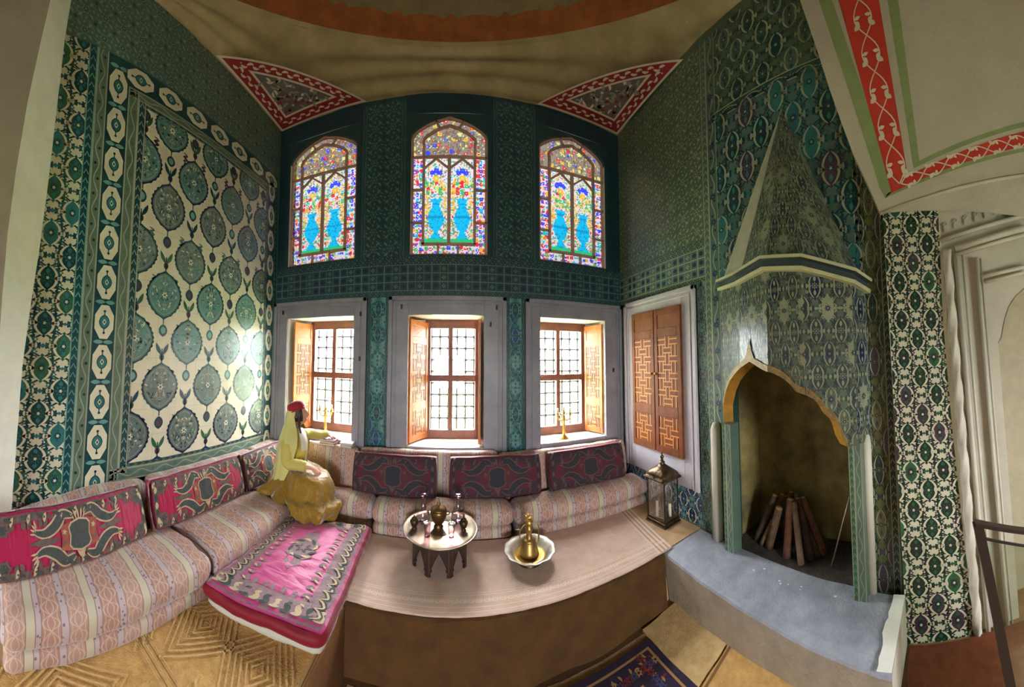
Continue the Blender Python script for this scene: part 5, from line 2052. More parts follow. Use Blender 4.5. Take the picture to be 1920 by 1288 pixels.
for v0, v1 in ((.03, .036), (.075, .081), (.20, .206), (.225, .230)):
    d.T = (0, 0, 1, 1, 0)
    for i in range(40):
        d.rectf(i / 40, v0, (i + 1) / 40, v1, KILL, 2)
for i in range(46):
    d.T = ((i + .5) / 46, .14, 1 / 2.9, 1 / .9, 0)
    d.flower(0, 0, .024, KILL, 2, 6, KIL)
    d.leaf(.015, -.02, .05, .014, .9, KILL, 2, bend=1.2)
    d.leaf(-.015, .02, .04, .012, 4.0, KILL, 2, bend=1.2)
d.T = (0, 0, 1, 1, 0)
for k in range(7):
    for j in range(16):
        d.rectf(.945 + .008 * k, j / 16, .948 + .008 * k, (j + 1) / 16, KILD if k % 2 else KILL, 2)
tag(mb.build('kilim_rug'), 'pinkish beige flat-woven rug on the raised platform under table and ewer', 'rug')
# brown felt down the step
BRN = mat('brown_felt', (88, 56, 12), .95, c2=(66, 40, 8), vscale=5, bump=.3, bscale=90)
mb = MB()
P0 = [Vector((x, 2.205 - .012 + .012 * sin(x * 9), 0)) for x in [-.77 + 2.675 * i / 40 for i in range(41)]]
rows = []
for z, dy in ((ZP + .004, .02), (ZP - .01, -.008), (.35, -.012), (.2, -.018), (.06, -.024), (.015, -.05), (.010, -.16)):
    rows.append([Vector((p.x, p.y + dy + .006 * noise.noise(Vector((p.x * 6, z * 6, 1))), z)) for p in P0])
for a, b in zip(rows, rows[1:]):
    ribbon(mb, a, b, BRN)
tag(mb.build('step_carpet'), 'dark brown felt carpet hanging down the front of the platform step', 'carpet')
mb = MB()
rows = []
for z, dx in ((ZP + .004, -.015), (ZP - .01, .012), (.3, .016), (.1, .02), (.01, .03), (.006, .10)):
    rows.append([Vector((-.775 + dx + .004 * noise.noise(Vector((y * 7, z * 5, 4))), y, z)) for y in [-1.1 + 3.26 * i / 30 for i in range(31)]])
for a, b in zip(rows, rows[1:]):
    ribbon(mb, a, b, mat('ochre_felt', (132, 86, 34), .95, c2=(104, 64, 26), vscale=5, bump=.3, bscale=90))
tag(mb.build('step_carpet'), 'ochre brown felt covering the side of the left platform below pink mattress', 'carpet')
BEI = mat('fringed_beige', (178, 146, 104), .95, c2=(150, 120, 84), vscale=14, bump=.5, bscale=70)
mb, on = sheet('x', [(-.70, .4), (1.62, .4), (1.66, 2.10), (-.70, 2.10)], 0, .012, BEI, '', '')
d = Deco(mb, on)
for v in (.93, .96):
    for i in range(30):
        d.rectf(i / 30, v, (i + 1) / 30, v + .007, KILD, 2)
tag(mb.build('beige_rug'), 'coarse beige rug on the lower floor at the foot of the step', 'rug')
# red patterned rug
RUGR = mat('rug_red', (140, 40, 34), .95, c2=(112, 30, 30), vscale=20, bump=.4, bscale=120)
RUGN = mat('rug_navy', (52, 34, 60), .95, c2=(36, 26, 48), vscale=20, bump=.4, bscale=120)
RUGC = mat('rug_tan', (168, 124, 76), .95)
RUGB = mat('rug_blue', (62, 66, 104), .95)
mb, on = sheet('x', [(.25, .5), (1.60, .5), (1.57, 2.02), (.25, 2.04)], .02, .012, RUGN, '', '')
d = Deco(mb, on)
rnd = random.Random(2)
def rugcell(x0, y0, x1, y1, m, ly, n=12):
    for i in range(n):
        for j in range(n):
            d.rectf(x0 + (x1 - x0) * i / n, y0 + (y1 - y0) * j / n, x0 + (x1 - x0) * (i + 1) / n, y0 + (y1 - y0) * (j + 1) / n, m, ly)
rugcell(.04, .04, .96, .965, RUGC, 1)
rugcell(.055, .055, .945, .952, RUGN, 2)
rugcell(.20, .20, .80, .83, RUGC, 3)
rugcell(.215, .215, .785, .818, RUGR, 4)
for k in range(30):
    for u, v in ((.055 + .07, .06 + .88 * k / 29), (.945 - .07, .06 + .88 * k / 29), (.06 + .88 * k / 29, .885), (.06 + .88 * k / 29, .12)):
        d.T = (u, v, 1 / 1.35, 1 / 1.5, 0)
        d.flower(0, 0, .035, rnd.choice([RUGR, RUGR, RUGC, RUGB]), 4, 6, RUGN)
        d.leaf(.03, .02, .05, .018, rnd.uniform(0, 6), rnd.choice([RUGR, RUGC]), 4, bend=1)
for k in range(110):
    d.T = (rnd.uniform(.24, .76), rnd.uniform(.24, .79), 1 / 1.35, 1 / 1.5, 0)
    d.flower(0, 0, rnd.uniform(.018, .04), rnd.choice([RUGB, RUGN, RUGC]), 5 + k % 3, 5, RUGR)
d.T = (0, 0, 1, 1, 0)
tag(mb.build('red_rug'), 'dark red and navy patterned rug lying over the beige rug by the hearth', 'rug')
STR = mat('straw_mat', (206, 164, 100), .9, c2=(178, 134, 76), vscale=18, bump=.5, bscale=90)
STRD = mat('straw_dark', (120, 84, 44), .9)
STR2 = mat('straw_pale', (210, 178, 124), .9, c2=(186, 150, 98), vscale=14, bump=.4, bscale=100)
STRL = mat('straw_light', (214, 178, 118), .9, c2=(196, 152, 92), vscale=16, bump=.4, bscale=100)
mb, on = sheet('x', [(1.56, 1.48), (2.02, 1.52), (2.04, 2.14), (1.58, 2.12)], .0, .030, STR2, '', '')
tag(mb.build('straw_mat'), 'pale straw mat on the lower floor in the nook between step and hearth', 'mat')
mb, on = sheet('x', [(1.50, .3), (1.95, .3), (2.02, 1.50), (1.56, 1.46)], .0, .026, STR, '', '')
d = Deco(mb, on)
for i in range(14):
    d.rectf(i / 14, .972, (i + 1) / 14, .99, STRD, 2)
tag(mb.build('straw_mat'), 'golden straw mat along the front of the grey hearth', 'mat')
mb, on = sheet('x', [(1.83, -1.6), (2.36, -1.6), (2.36, .10), (1.83, .15)], .0, .02, mat('rust_carpet', (122, 62, 26), .95, c2=(96, 46, 20), vscale=12, bump=.4, bscale=120), '', '')
tag(mb.build('rust_carpet'), 'rust brown carpet at the foot of the tiled pier', 'carpet')
# quilted straw mat on the left platform
mb, on = sheet('x', [(-1.70, -.6), (-.80, -.6), (-.80, 2.05), (-1.70, 2.05)], ZP, .012, STR, '', '', n=24)
d = Deco(mb, lambda s, q, o: (s, q, ZP + .021 + o), dz=.004)
RX0, RX1, RY0, RY1 = -1.69, -.82, -.5, 2.0
d.rect = (RX0, RY0, RX1, RY1)
for k in range(5):
    d.rectf(RX0, .98 + .022 * k, RX1, .985 + .022 * k, STRD if k in (1, 3) else STRL, 1)
# stepped lozenges in relief
for by in (1.08, .10):
    for c in range(2):
        cx_ = -1.47 + .44 * c
        cy_ = by + .36
        for r in (.40, .33, .26, .19, .12, .06):
            q = [(cx_ + r * .62, cy_), (cx_, cy_ + r * .95), (cx_ - r * .62, cy_), (cx_, cy_ - r * .95)]
            d.stroke(q, .014, STRL, 1, True)
        for r in range(3):
            d.stroke([(cx_ - .22, cy_ - .4 + .06 * r), (cx_ - .22 + .12, cy_ - .4 + .06 * r - .10)], .012, STRL, 1)
tag(mb.build('quilted_mat'), 'golden quilted straw mat with lozenge relief in front of the left divan', 'mat')
# ------------------------------------------------------------------ metal, glass and small things
BRASS = mat('brass_aged', (166, 134, 76), .4, .85, var=.15, vscale=14)
BRASSD = mat('brass_brown', (128, 98, 58), .38, .9, var=.15, vscale=14)
BRASSL = mat('brass_bright', (206, 168, 84), .32, .9)
COPPER = mat('tinned_copper', (176, 160, 136), .28, .9, var=.12, vscale=10)
BRONZE = mat('dark_bronze', (96, 78, 52), .4, .8, c2=(64, 52, 38), vscale=18, bump=.2)
SILV = mat('tinned_silver', (196, 186, 172), .45, .7, var=.1)
EBON = mat('ebonised_wood', (48, 30, 26), .35, var=.2, vscale=10)
CGL = glassy('bottle_glass', (240, 226, 234), .25, .05)
PGL = glassy('pink_glass', (240, 212, 224), .3, .06)
WAX = mat('candle_wax', (236, 228, 204), .5)
# ---- low table stand and tray
TC = Vector((-.075, 2.83, ZP))
st = thing('tray_stand', 'dark wooden eight-sided stand with pointed arches below the round tray', 'stand', TC)
RO, HT = .265, .29
def octp(k, r):
    a = math.radians(22.5 + 45 * k - 90)
    return Vector((r * cos(a), r * sin(a), 0))
for k in range(8):
    p, q = octp(k - 1, RO), octp(k, RO)
    L = (q - p).length
    u = (q - p).normalized()
    nrm = Vector((u.y, -u.x, 0))
    def Z(s, z, o=0.):
        return p + u * s + nrm * o + Vector((0, 0, z))
    lw = L * .17
    half = [(0, 0), (lw, 0), (lw * .85, .05), (lw * 1.25, .065), (lw * 1.05, .085), (lw * 1.5, .12), (lw * 1.9, .15), (L / 2, .215)]
    outl = [(0, HT), (0, 0)] + half[1:] + [(L - a, b) for a, b in reversed(half[1:-1])] + [(L, 0), (L, HT)]
    mb = MB()
    # split at the middle so that each half stays simple
    A = [(0, HT)] + half + [(L / 2, HT)]
    mb.prism([Z(s, z) for s, z in A], nrm * -.018, EBON)
    mb.prism([Z(L - s, z) for s, z in A], nrm * -.018, EBON)
    dd = Deco(mb, lambda s, z, o: Z(s, z, o), dz=.002)
    for s in (lw * .5, L - lw * .5):
        dd.rectf(s - .003, .03, s + .003, HT - .02, mat('stand_inlay', (90, 62, 46), .4), 1)
    mb.build('arched_panel', st)
mb = MB()
mb.prism([octp(k, RO * .98) + Vector((0, 0, HT - .012)) for k in range(8)], (0, 0, .01), EBON)
mb.build('top_board', st)
tr = MB()
tr.lathe([(.002, 0), (.30, .0), (.335, .006), (.352, .020), (.356, .022), (.352, .026), (.334, .014), (.30, .007), (.14, .006), (.135, .008), (.125, .006), (.002, .006)], COPPER, (0, 0, 0), 48)
o = tr.build('round_tray')
ZT = ZP + HT + .002
o.location = (TC.x, TC.y, ZT)
tag(o, 'round tinned metal tray with raised rim on the dark eight-sided stand', 'tray')
ZT += .0072
def lathe_thing(name, prof, m, loc, label, cat, grp=None, n=28, lobes=0, amp=0):
    b = MB()
    b.lathe(prof, m, (0, 0, 0), n, lobes, amp)
    o = b.build(name)
    o.location = loc
    return tag(o, label, cat, grp)
# lidded urn
t = thing('lidded_urn', 'brass lidded urn with pointed finial in the centre of the tray', 'urn', (-.09, 2.86, ZT))
b = MB()
b.lathe([(.002, 0), (.044, 0), (.046, .006), (.024, .014), (.026, .020), (.052, .045), (.070, .085), (.078, .125), (.078, .150), (.070, .158), (.066, .158), (.002, .150)], BRASSD, n=32)
b.build('body', t)
b = MB()
b.lathe([(.076, .158), (.076, .163), (.060, .180), (.040, .192), (.022, .200), (.012, .206), (.016, .214), (.010, .224), (.005, .250), (.001, .275)], BRASSD, n=32)
b.build('lid', t)
for s in (-1, 1):
    b = MB()
    b.tube(catmull([(s * .074, 0, .11), (s * .10, 0, .118), (s * .098, 0, .142), (s * .076, 0, .145)], 4), .005, BRONZE, 8)
    b.lathe([(.001, -.006), (.008, 0), (.001, .006)], BRONZE, (s * .102, 0, .130), 8)
    b.build('handle', t)
# carafes
def carafe(loc, label):
    t = thing('glass_carafe', label, 'carafe', loc, group='glass carafes on the tray')
    b = MB()
    b.lathe([(.002, .004), (.050, .002), (.066, .015), (.070, .045), (.062, .085), (.044, .125), (.026, .160), (.019, .195), (.018, .225), (.022, .25)], CGL, n=28, lobes=14, amp=.02)
    b.build('bulb', t)
    b = MB()
    b.lathe([(.020, .243), (.028, .250), (.030, .262), (.027, .272), (.020, .274)], PGL, n=24)
    b.build('lip', t)
    b = MB()
    b.lathe([(.002, 0), (.046, .0), (.050, .004), (.002, .006)], PGL, n=24)
    b.build('foot', t)
carafe((-.245, 2.93, ZT), 'clear glass carafe with violet lip on tray, nearer the pink mattress')
carafe((.098, 2.94, ZT), 'clear glass carafe with violet lip on tray, nearer the ewer')
def tumbler(loc, label):
    t = thing('fluted_glass', label, 'glass', loc, group='fluted glasses on the tray')
    b = MB()
    b.lathe([(.002, .003), (.024, .0), (.026, .006), (.024, .03), (.027, .075), (.033, .118), (.034, .122), (.031, .118)], PGL, n=24, lobes=8, amp=.05)
    b.build('bowl', t)
    b = MB()
    b.lathe([(.0335, .116), (.0345, .119), (.0335, .122), (.032, .119)], COPPER, n=24)
    b.build('rim', t)
tumbler((-.185, 2.69, ZT), 'fluted pinkish glass at front of tray, below the carafe nearer the mattress')
tumbler((.03, 2.69, ZT), 'fluted pinkish glass at front of tray, below the carafe nearer the ewer')
def pot(loc, label):
    t = thing('small_pot', label, 'pot', loc, group='small bronze pots on the tray')
    b = MB()
    b.lathe([(.002, 0), (.022, 0), (.022, .005), (.013, .012), (.028, .03), (.040, .058), (.038, .080), (.026, .094), (.002, .094)], BRONZE, n=24, lobes=8, amp=.03)
    b.build('body', t)
    b = MB()
    b.lathe([(.027, .094), (.022, .106), (.008, .114), (.006, .122), (.001, .134)], BRONZE, n=20)
    b.build('lid', t)
pot((-.315, 2.80, ZT), 'small dark bronze pot at the tray rim facing the pink mattress')
pot((.145, 2.80, ZT), 'small dark bronze pot at the tray rim facing the ewer')
# ---- basin and ewer
BC = Vector((.755, 2.72, ZP))
t = thing('basin', 'wide tinned basin with wavy rim standing on the beige kilim', 'basin', (BC.x, BC.y, ZP + .013))
b = MB()
b.lathe([(.002, 0), (.115, 0), (.112, .010), (.098, .020), (.105, .035)], BRONZE, n=40)
b.build('foot', t)
b = MB()
b.lathe([(.10, .030), (.13, .038), (.165, .060), (.185, .085), (.20, .098), (.232, .108), (.238, .113), (.232, .116), (.20, .106), (.178, .088), (.155, .060), (.125, .046), (.002, .044)], SILV, n=96, lobes=12, amp=.022)
b.build('bowl', t)
b = MB()
b.lathe([(.002, .045), (.135, .050), (.150, .060), (.146, .064), (.12, .060), (.002, .060)], BRASSL, n=40)
b.build('strainer_plate', t)
t = thing('ewer', 'tall brass ewer with conical body and thin spout standing in the basin', 'ewer', (BC.x - .005, BC.y, ZP + .013 + .061))
b = MB()
b.lathe([(.002, 0), (.088, 0), (.092, .012), (.086, .035), (.072, .085), (.060, .115), (.058, .125), (.062, .130), (.040, .138), (.028, .150), (.026, .20), (.030, .215), (.036, .228), (.036, .240), (.026, .250), (.026, .275), (.036, .292), (.002, .292)], BRASS, n=36)
b.build('body', t)
b = MB()
b.lathe([(.038, .292), (.040, .298), (.030, .306), (.028, .330), (.002, .332)], BRASSL, n=24)
for k in range(5):
    a = 2 * pi * k / 5 + .3
    b.lathe([(.001, -.012), (.010, -.006), (.012, 0), (.009, .008), (.001, .012)], BRASSL, (.026 * cos(a), .026 * sin(a), .342), 10)
b.build('lid', t)
b = MB()
b.tube(catmull([(.070, 0, .09), (.092, 0, .11), (.096, 0, .18), (.092, 0, .24), (.088, 0, .262), (.105, 0, .270)], 5), [.008] * 10 + [.006] * 16, BRASS, 8)
b.build('spout', t)
b = MB()
b.tube(catmull([(-.062, 0, .12), (-.088, 0, .16), (-.086, 0, .22), (-.05, 0, .268), (-.03, 0, .27)], 5), .006, BRASS, 8)
b.tube([(-.086, 0, .235), (-.13, 0, .240)], .004, SILV, 6)
b.build('handle', t)
# ---- lantern
LC = Vector((2.30, 2.645, ZP))
t = thing('lantern', 'bronze and glass floor lantern with domed lid beside the cupboard wall', 'lantern', LC, math.radians(4))
b = MB()
b.box((-.125, -.15, .012), (.125, .15, .045), BRONZE, .006)
b.box((-.135, -.16, 0), (.135, .16, .014), BRONZE, .004)
b.box((-.105, -.13, .045), (.105, .13, .058), BRONZE, .004)
b.build('base', t)
for sx_ in (-1, 1):
    for sy_ in (-1, 1):
        b = MB()
        b.box((sx_ * .110 - .006, sy_ * .135 - .006, .045), (sx_ * .110 + .006, sy_ * .135 + .006, .50), BRONZE)
        b.build('corner_post', t)
for s in (-1, 1):
    b = MB()
    b.poly([(s * .110, -.13, .06), (s * .110, .13, .06), (s * .110, .13, .50), (s * .110, -.13, .50)], GLASS)
    b.build('pane', t)
    b = MB()
    b.poly([(-.105, s * .135, .06), (.105, s * .135, .06), (.105, s * .135, .50), (-.105, s * .135, .50)], GLASS)
    b.build('pane', t)
b = MB()
rings = []
def sq(hx, hy, z, n=6, bulge=0.):
    out = []
    c = [(-1, -1), (1, -1), (1, 1), (-1, 1)]
    for i in range(4):
        p, q = c[i], c[(i + 1) % 4]
        for k in range(n):
            f = k / n
            x, y = p[0] + (q[0] - p[0]) * f, p[1] + (q[1] - p[1]) * f
            r = hypot(x, y)
            e = 1 + (1 / r - 1) * bulge
            out.append((x * hx * e, y * hy * e, z))
    return out
for hx, hy, z, bl in ((.120, .145, .495, 0), (.150, .175, .505, 0), (.150, .175, .520, 0), (.125, .150, .532, 0), (.128, .150, .545, .1), (.125, .145, .570, .3), (.105, .120, .600, .6), (.075, .085, .625, .9), (.045, .048, .645, 1), (.030, .030, .665, 1), (.034, .034, .680, 1), (.018, .018, .690, 1)):
    rings.append(sq(hx, hy, z, 6, bl))
b.loft(rings, BRONZE)
for k in range(12):
    a = 2 * pi * k / 12
    b.lathe([(.001, -.012), (.012, 0), (.001, .016)], BRONZE, (.135 * cos(a) * 1.05, .16 * sin(a) * 1.05, .528), 7)
b.build('domed_lid', t)
b = MB()
b.lathe([(.016, .69), (.020, .70), (.012, .712), (.022, .728), (.026, .742), (.016, .757), (.008, .765), (.012, .775), (.006, .79), (.001, .812)], BRONZE, n=16)
b.build('finial', t)
b = MB()
b.lathe([(.030, .058), (.012, .07), (.012, .3), (.018, .31), (.012, .32), (.012, .49), (.022, .495)], BRONZE, n=14)
b.build('centre_stem', t)
for (x, y, h, lab) in ((-.055, .04, .17, 'short white candle in lantern, on the side facing the divan'), (.045, -.07, .14, 'short white candle in lantern, on the side facing the hearth')):
    b = MB()
    b.lathe([(.002, 0), (.017, 0), (.017, h), (.012, h + .003), (.003, h - .002)], WAX, n=16)
    b.tube([(0, 0, h - .002), (.002, 0, h + .018)], .0015, IRON, 5)
    o = b.build('candle')
    o.location = (LC.x + x, LC.y + y, ZP + .058)
    tag(o, lab, 'candle')
# ---- candelabra on the sills
def candelabrum(loc, label):
    t = thing('candelabrum', label, 'candelabrum', loc, group='three-armed candelabra on the sills')
    b = MB()
    b.lathe([(.002, 0), (.068, 0), (.070, .010), (.050, .022), (.042, .04), (.022, .055), (.016, .07), (.028, .085), (.020, .10), (.018, .19), (.026, .20), (.018, .215), (.017, .27), (.028, .285), (.018, .30), (.018, .33), (.002, .335)], BRASSL, n=20)
    b.build('stem', t)
    for s in (-1, 1):
        b = MB()
        b.tube(catmull([(s * .01, 0, .275), (s * .035, 0, .255), (s * .075, 0, .265), (s * .092, 0, .30), (s * .092, 0, .325)], 5), .011, BRASSL, 8)
        b.build('arm', t)
    for x, z in ((-.092, .32), (.092, .32), (0, .335)):
        b = MB()
        b.lathe([(.004, z), (.032, z + .006), (.032, z + .014), (.020, z + .016), (.024, z + .04), (.026, z + .045), (.015, z + .045)], BRASSL, (x, 0, 0), 14)
        o = b.build('cup', t)
        b = MB()
        b.lathe([(.014, z + .04), (.014, z + .105), (.006, z + .108)], WAX, (x, 0, 0), 10)
        b.build('candle', o)
candelabrum((-1.745, 3.94, ZO0), 'brass three-armed candelabrum on the left sill beside the woman')
candelabrum((1.575, 3.86, ZO0), 'brass three-armed candelabrum on the right sill, clear of the woman')
# ---- books
def book(loc, w, dpt, h, rz, c, label, grp='small books by the left window'):
    t = thing('book', label, 'book', loc, rz, grp)
    cv = mat('cover_%d_%d_%d' % c, c, .6, var=.1, vscale=10)
    b = MB()
    b.box((-w / 2, -dpt / 2, 0), (w / 2, dpt / 2, .004), cv)
    b.box((-w / 2, -dpt / 2, h - .004), (w / 2, dpt / 2, h), cv)
    b.box((-w / 2, dpt / 2 - .005, .004), (w / 2, dpt / 2, h - .004), cv)
    b.build('cover', t)
    b = MB()
    b.box((-w / 2 + .005, -dpt / 2 + .005, .004), (w / 2 - .005, dpt / 2 - .005, h - .004), mat('paper', (206, 196, 176), .8))
    b.build('pages', t)
zb = 1.256
for k, (h, c, rz, lab) in enumerate(((.030, (110, 74, 84), .05, 'thin mauve book at the bottom of the pile under her hand'), (.026, (180, 150, 140), -.08, 'pale pink book in the middle of the pile under her hand'), (.026, (132, 62, 92), .10, 'plum book on top of the pile under her hand'))):
    book((-1.535, 3.60, zb), .21, .15, h, rz, c, lab)
    zb += h + .0006
HANDZ = zb
zb = 1.256
for k, (h, c, rz, lab) in enumerate(((.032, (150, 128, 150), -.1, 'lilac book lying beside the pile, lower of the two'), (.030, (206, 190, 200), .06, 'whitish lilac book lying on another beside the pile'))):
    book((-1.28, 3.615, zb), .17, .13, h, rz, c, lab)
    zb += h + .0006
# ---- logs standing together in the firebox
BARKS = [mat('bark_%d' % i, c, .95, c2=c2, vscale=16, bump=.6, bscale=40) for i, (c, c2) in enumerate((((128, 98, 74), (92, 70, 54)), ((110, 84, 66), (76, 60, 50)), ((138, 92, 70), (104, 64, 50)), ((100, 92, 66), (72, 66, 50)), ((150, 122, 96), (110, 88, 70))))]
CUT = mat('cut_wood', (190, 152, 104), .85, c2=(160, 122, 80), vscale=30)
def log(p0, p1, r, k, label):
    t = thing('log', label, 'log', p0, group='logs stacked upright in the fireplace')
    p0, p1 = Vector(p0), Vector(p1)
    n = 7
    pts, rs_ = [], []
    rnd = random.Random(k)
    for i in range(n + 1):
        f = i / n
        pts.append((p1 - p0) * f + Vector((.010 * noise.noise(Vector((k, f * 2, 0))), .010 * noise.noise(Vector((k, f * 2, 5))), 0)))
        rs_.append(r * (1.05 - .12 * f + .06 * noise.noise(Vector((k * 3, f * 4, 1)))))
    b = MB()
    b.tube(pts, rs_, BARKS[k % 5], 12)
    b.build('bark', t)
    b = MB()
    dr_ = (pts[-1] - pts[-2]).normalized()
    b.tube([pts[-1] - dr_ * .004, pts[-1] + dr_ * .003], rs_[-1] * .90, CUT, 12)
    b.build('cut_end', t)
def L_(bu, bv, bx, tu, tv, tx):
    p, q = un(bu, bv, 'x', bx), un(tu, tv, 'x', tx)
    p.z = .405 + .05 * max(0, min(1, (p.y - .5) / 1.3)) + .004
    return p, q
LOGS = [
    (1443, 1050, 2.66, 1461, 952, 2.66, .036, 0, 'thick short log standing upright at the front left of the stack'),
    (1476, 1066, 2.60, 1482, 936, 2.68, .034, 2, 'tall straight log in the very front of the stack'),
    (1503, 1074, 2.56, 1489, 942, 2.68, .027, 4, 'thin pale log leaning at front, its foot furthest out over the hearth'),
    (1418, 1012, 2.70, 1453, 928, 2.76, .030, 1, 'outermost log leaning from the left side of the stack'),
    (1428, 1026, 2.66, 1449, 976, 2.70, .022, 4, 'short stub leaning low at the left of the stack'),
    (1424, 1018, 2.80, 1467, 926, 2.82, .027, 2, 'second log from the left, crossing behind the upright front one'),
    (1520, 1054, 2.66, 1497, 934, 2.76, .032, 1, 'dark log leaning inward right of the thin pale one'),
    (1546, 1032, 2.76, 1506, 932, 2.78, .031, 2, 'rightmost long log sloping down towards the poker'),
    (1534, 1040, 2.72, 1493, 926, 2.84, .027, 3, 'greenish log behind the dark leaning one'),
    (1470, 1040, 2.86, 1484, 922, 2.88, .028, 0, 'tall log at the back centre, its tip highest of all'),
    (1490, 1040, 2.84, 1475, 930, 2.90, .026, 3, 'hindmost log peeping between the two tallest tips'),
]
for bu, bv, bx, tu, tv, tx, r, k, lab in LOGS:
    p, q = L_(bu, bv, bx, tu, tv, tx)
    log(p, q, r * 1.15, k, lab)
b = MB()
p, q = un(1559, 1062, 'x', 2.60), un(1593, 932, 'x', 2.50)
p.z = max(p.z, .43)
b.tube([p, q], .007, mat('pale_iron', (150, 136, 112), .5, .5), 8)
tag(b.build('poker'), 'thin iron poker leaning against the right side of the fireplace opening', 'poker')
# ---- glass barrier at the right edge
t = thing('glass_barrier', 'dark metal framed glass barrier in front of the marble portal', 'barrier', (1.75, -.45, 0))
BI = Matrix.Translation((-1.75, .45, 0))
BF = mat('barrier_metal', (62, 50, 44), .45, .5)
def bb(mb, name):
    o = mb.build(name, t)
    o.matrix_parent_inverse = BI
b = MB()
post = [un(u, v, 'x', 1.75) for u, v in ((1833, 980), (1850, 1060), (1872, 1170), (1895, 1288))]
post.append(Vector((1.75, post[-1].y - .03, 0)))
for a, c in zip(post, post[1:]):
    b.prism([a + Vector((-.02, -.03, 0)), a + Vector((.02, -.03, 0)), a + Vector((.02, .03, 0)), a + Vector((-.02, .03, 0))], c - a, BF)
bb(b, 'post')
b = MB()
r0, r1 = un(1828, 980, 'x', 1.75), un(1925, 996, 'x', 1.75)
r1 = r0.lerp(r1, 3.2)
b.prism([r0 + Vector((-.025, 0, -.012)), r0 + Vector((.025, 0, -.012)), r0 + Vector((.025, 0, .012)), r0 + Vector((-.025, 0, .012))], r1 - r0, BF)
bb(b, 'top_rail')
b = MB()
m0, m1 = un(1848, 1010, 'x', 1.75), un(1925, 1024, 'x', 1.75)
m1 = m0.lerp(m1, 3.2)
b.prism([m0 + Vector((-.008, 0, -.006)), m0 + Vector((.008, 0, -.006)), m0 + Vector((.008, 0, .006)), m0 + Vector((-.008, 0, .006))], m1 - m0, IRON)
bb(b, 'glass_clamp')
b = MB()
b.poly([m0, m1, Vector((1.75, m1.y, .08)), Vector((1.75, post[-1].y, .08)), post[2]], glassy('barrier_glass', (206, 216, 202), .12, .02))
bb(b, 'glass_sheet')

# ------------------------------------------------------------------ garden outside
GRASS = mat('garden_grass', (206, 216, 176), .95, c2=(186, 204, 160), vscale=2)
LEAFS = [mat('garden_leaf_%d' % i, c, .9, c2=c2, vscale=3) for i, (c, c2) in enumerate((((204, 216, 176), (180, 200, 150)), ((196, 214, 178), (172, 196, 152)), ((214, 222, 186), (186, 206, 160))))]
TRK = mat('garden_trunk', (120, 100, 80), .9)
b = MB()
b.box((-14, 4.9, -1.6), (14, 26, -1.2), GRASS)
o = struct(b.build('ground'))
def tree(x, y, h, r, k, label):
    t = thing('garden_tree', label, 'tree', (x, y, -1.2), group='trees in the garden outside the windows')
    rnd = random.Random(k)
    b = MB()
    b.tube([(0, 0, 0), (.1, 0, h * .3), (0, .1, h * .6)], [.22, .17, .10], TRK, 10)
    b.build('trunk', t)
    b = MB()
    for i in range(1600):
        u = rnd.random() * 2 * pi
        v = math.acos(rnd.uniform(-1, 1))
        q = r * (rnd.random() ** .35) * (1 + .25 * sin(3 * u + k) * sin(2 * v))
        c = Vector((q * sin(v) * cos(u), q * sin(v) * sin(u), h * .68 + q * .95 * cos(v)))
        a = Vector((rnd.uniform(-1, 1), rnd.uniform(-1, 1), rnd.uniform(-1, 1))).normalized()
        e = a.orthogonal().normalized()
        f = a.cross(e)
        s = rnd.uniform(.10, .2)
        b.poly([c + e * s, c + f * s * .5, c - e * s, c - f * s * .5], LEAFS[k % 3])
    b.build('crown', t)
tree(-5.4, 12.5, 3.2, 1.7, 0, 'sunlit garden tree seen through the left window')
tree(.4, 15.5, 3.0, 1.8, 1, 'sunlit garden tree seen through the middle window')
tree(5.6, 13.0, 3.1, 1.7, 2, 'sunlit garden tree seen through the right window')
# ------------------------------------------------------------------ the seated woman
SKIN = mat('skin', (206, 152, 128), .55, var=.05, vscale=12)
LIPS = mat('lips', (160, 76, 74), .5)
EYEW = mat('eye_white', (226, 220, 210), .3)
HAIR = mat('dark_hair', (44, 28, 26), .5, var=.2, vscale=30)
CAPR = cloth_nodes('crimson_cap', (150, 34, 44), .7, .5, .2, (20, 20, 20), .004)
TUN = cloth_nodes('yellow_tunic', (198, 182, 96), .7, .4, .5, (12, 12, 12), .012)
SKT = cloth_nodes('mustard_taffeta', (148, 112, 38), .42, .5, .9, (13, 13, 10), .03)
VEILM = cloth_nodes('pale_yellow_veil', (206, 198, 124), .7, .5, .4, (14, 14, 10), .012)
SHIRT = mat('white_blouse', (222, 216, 204), .7, var=.05)
def skin_body(name, verts, edges, sub=2):
    """grow one continuous body over a skeleton: verts = (x,y,z,radius)"""
    me = bpy.data.meshes.new(name)
    me.from_pydata([v[:3] for v in verts], edges, [])
    o = bpy.data.objects.new(name, me)
    COL.objects.link(o)
    sm = o.modifiers.new('skin', 'SKIN')
    sm.use_smooth_shade = True
    for i, v in enumerate(verts):
        me.skin_vertices[0].data[i].radius = (v[3], v[4] if len(v) > 4 else v[3])
    me.skin_vertices[0].data[0].use_root = True
    o.modifiers.new('sub', 'SUBSURF').levels = sub
    dg = bpy.context.evaluated_depsgraph_get()
    ev = o.evaluated_get(dg)
    m2 = bpy.data.meshes.new_from_object(ev)
    vs = [v.co.copy() for v in m2.vertices]
    fs = [tuple(p.vertices) for p in m2.polygons]
    bpy.data.objects.remove(o)
    return vs, fs
SHR, SHL = Vector((-1.83, 3.02, 1.445)), Vector((-1.75, 3.33, 1.445))
ELR, ELL = Vector((-1.735, 2.93, 1.19)), Vector((-1.645, 3.46, 1.40))
WRR, WRL = Vector((-1.50, 2.955, 1.165)), Vector((-1.565, 3.585, 1.395))
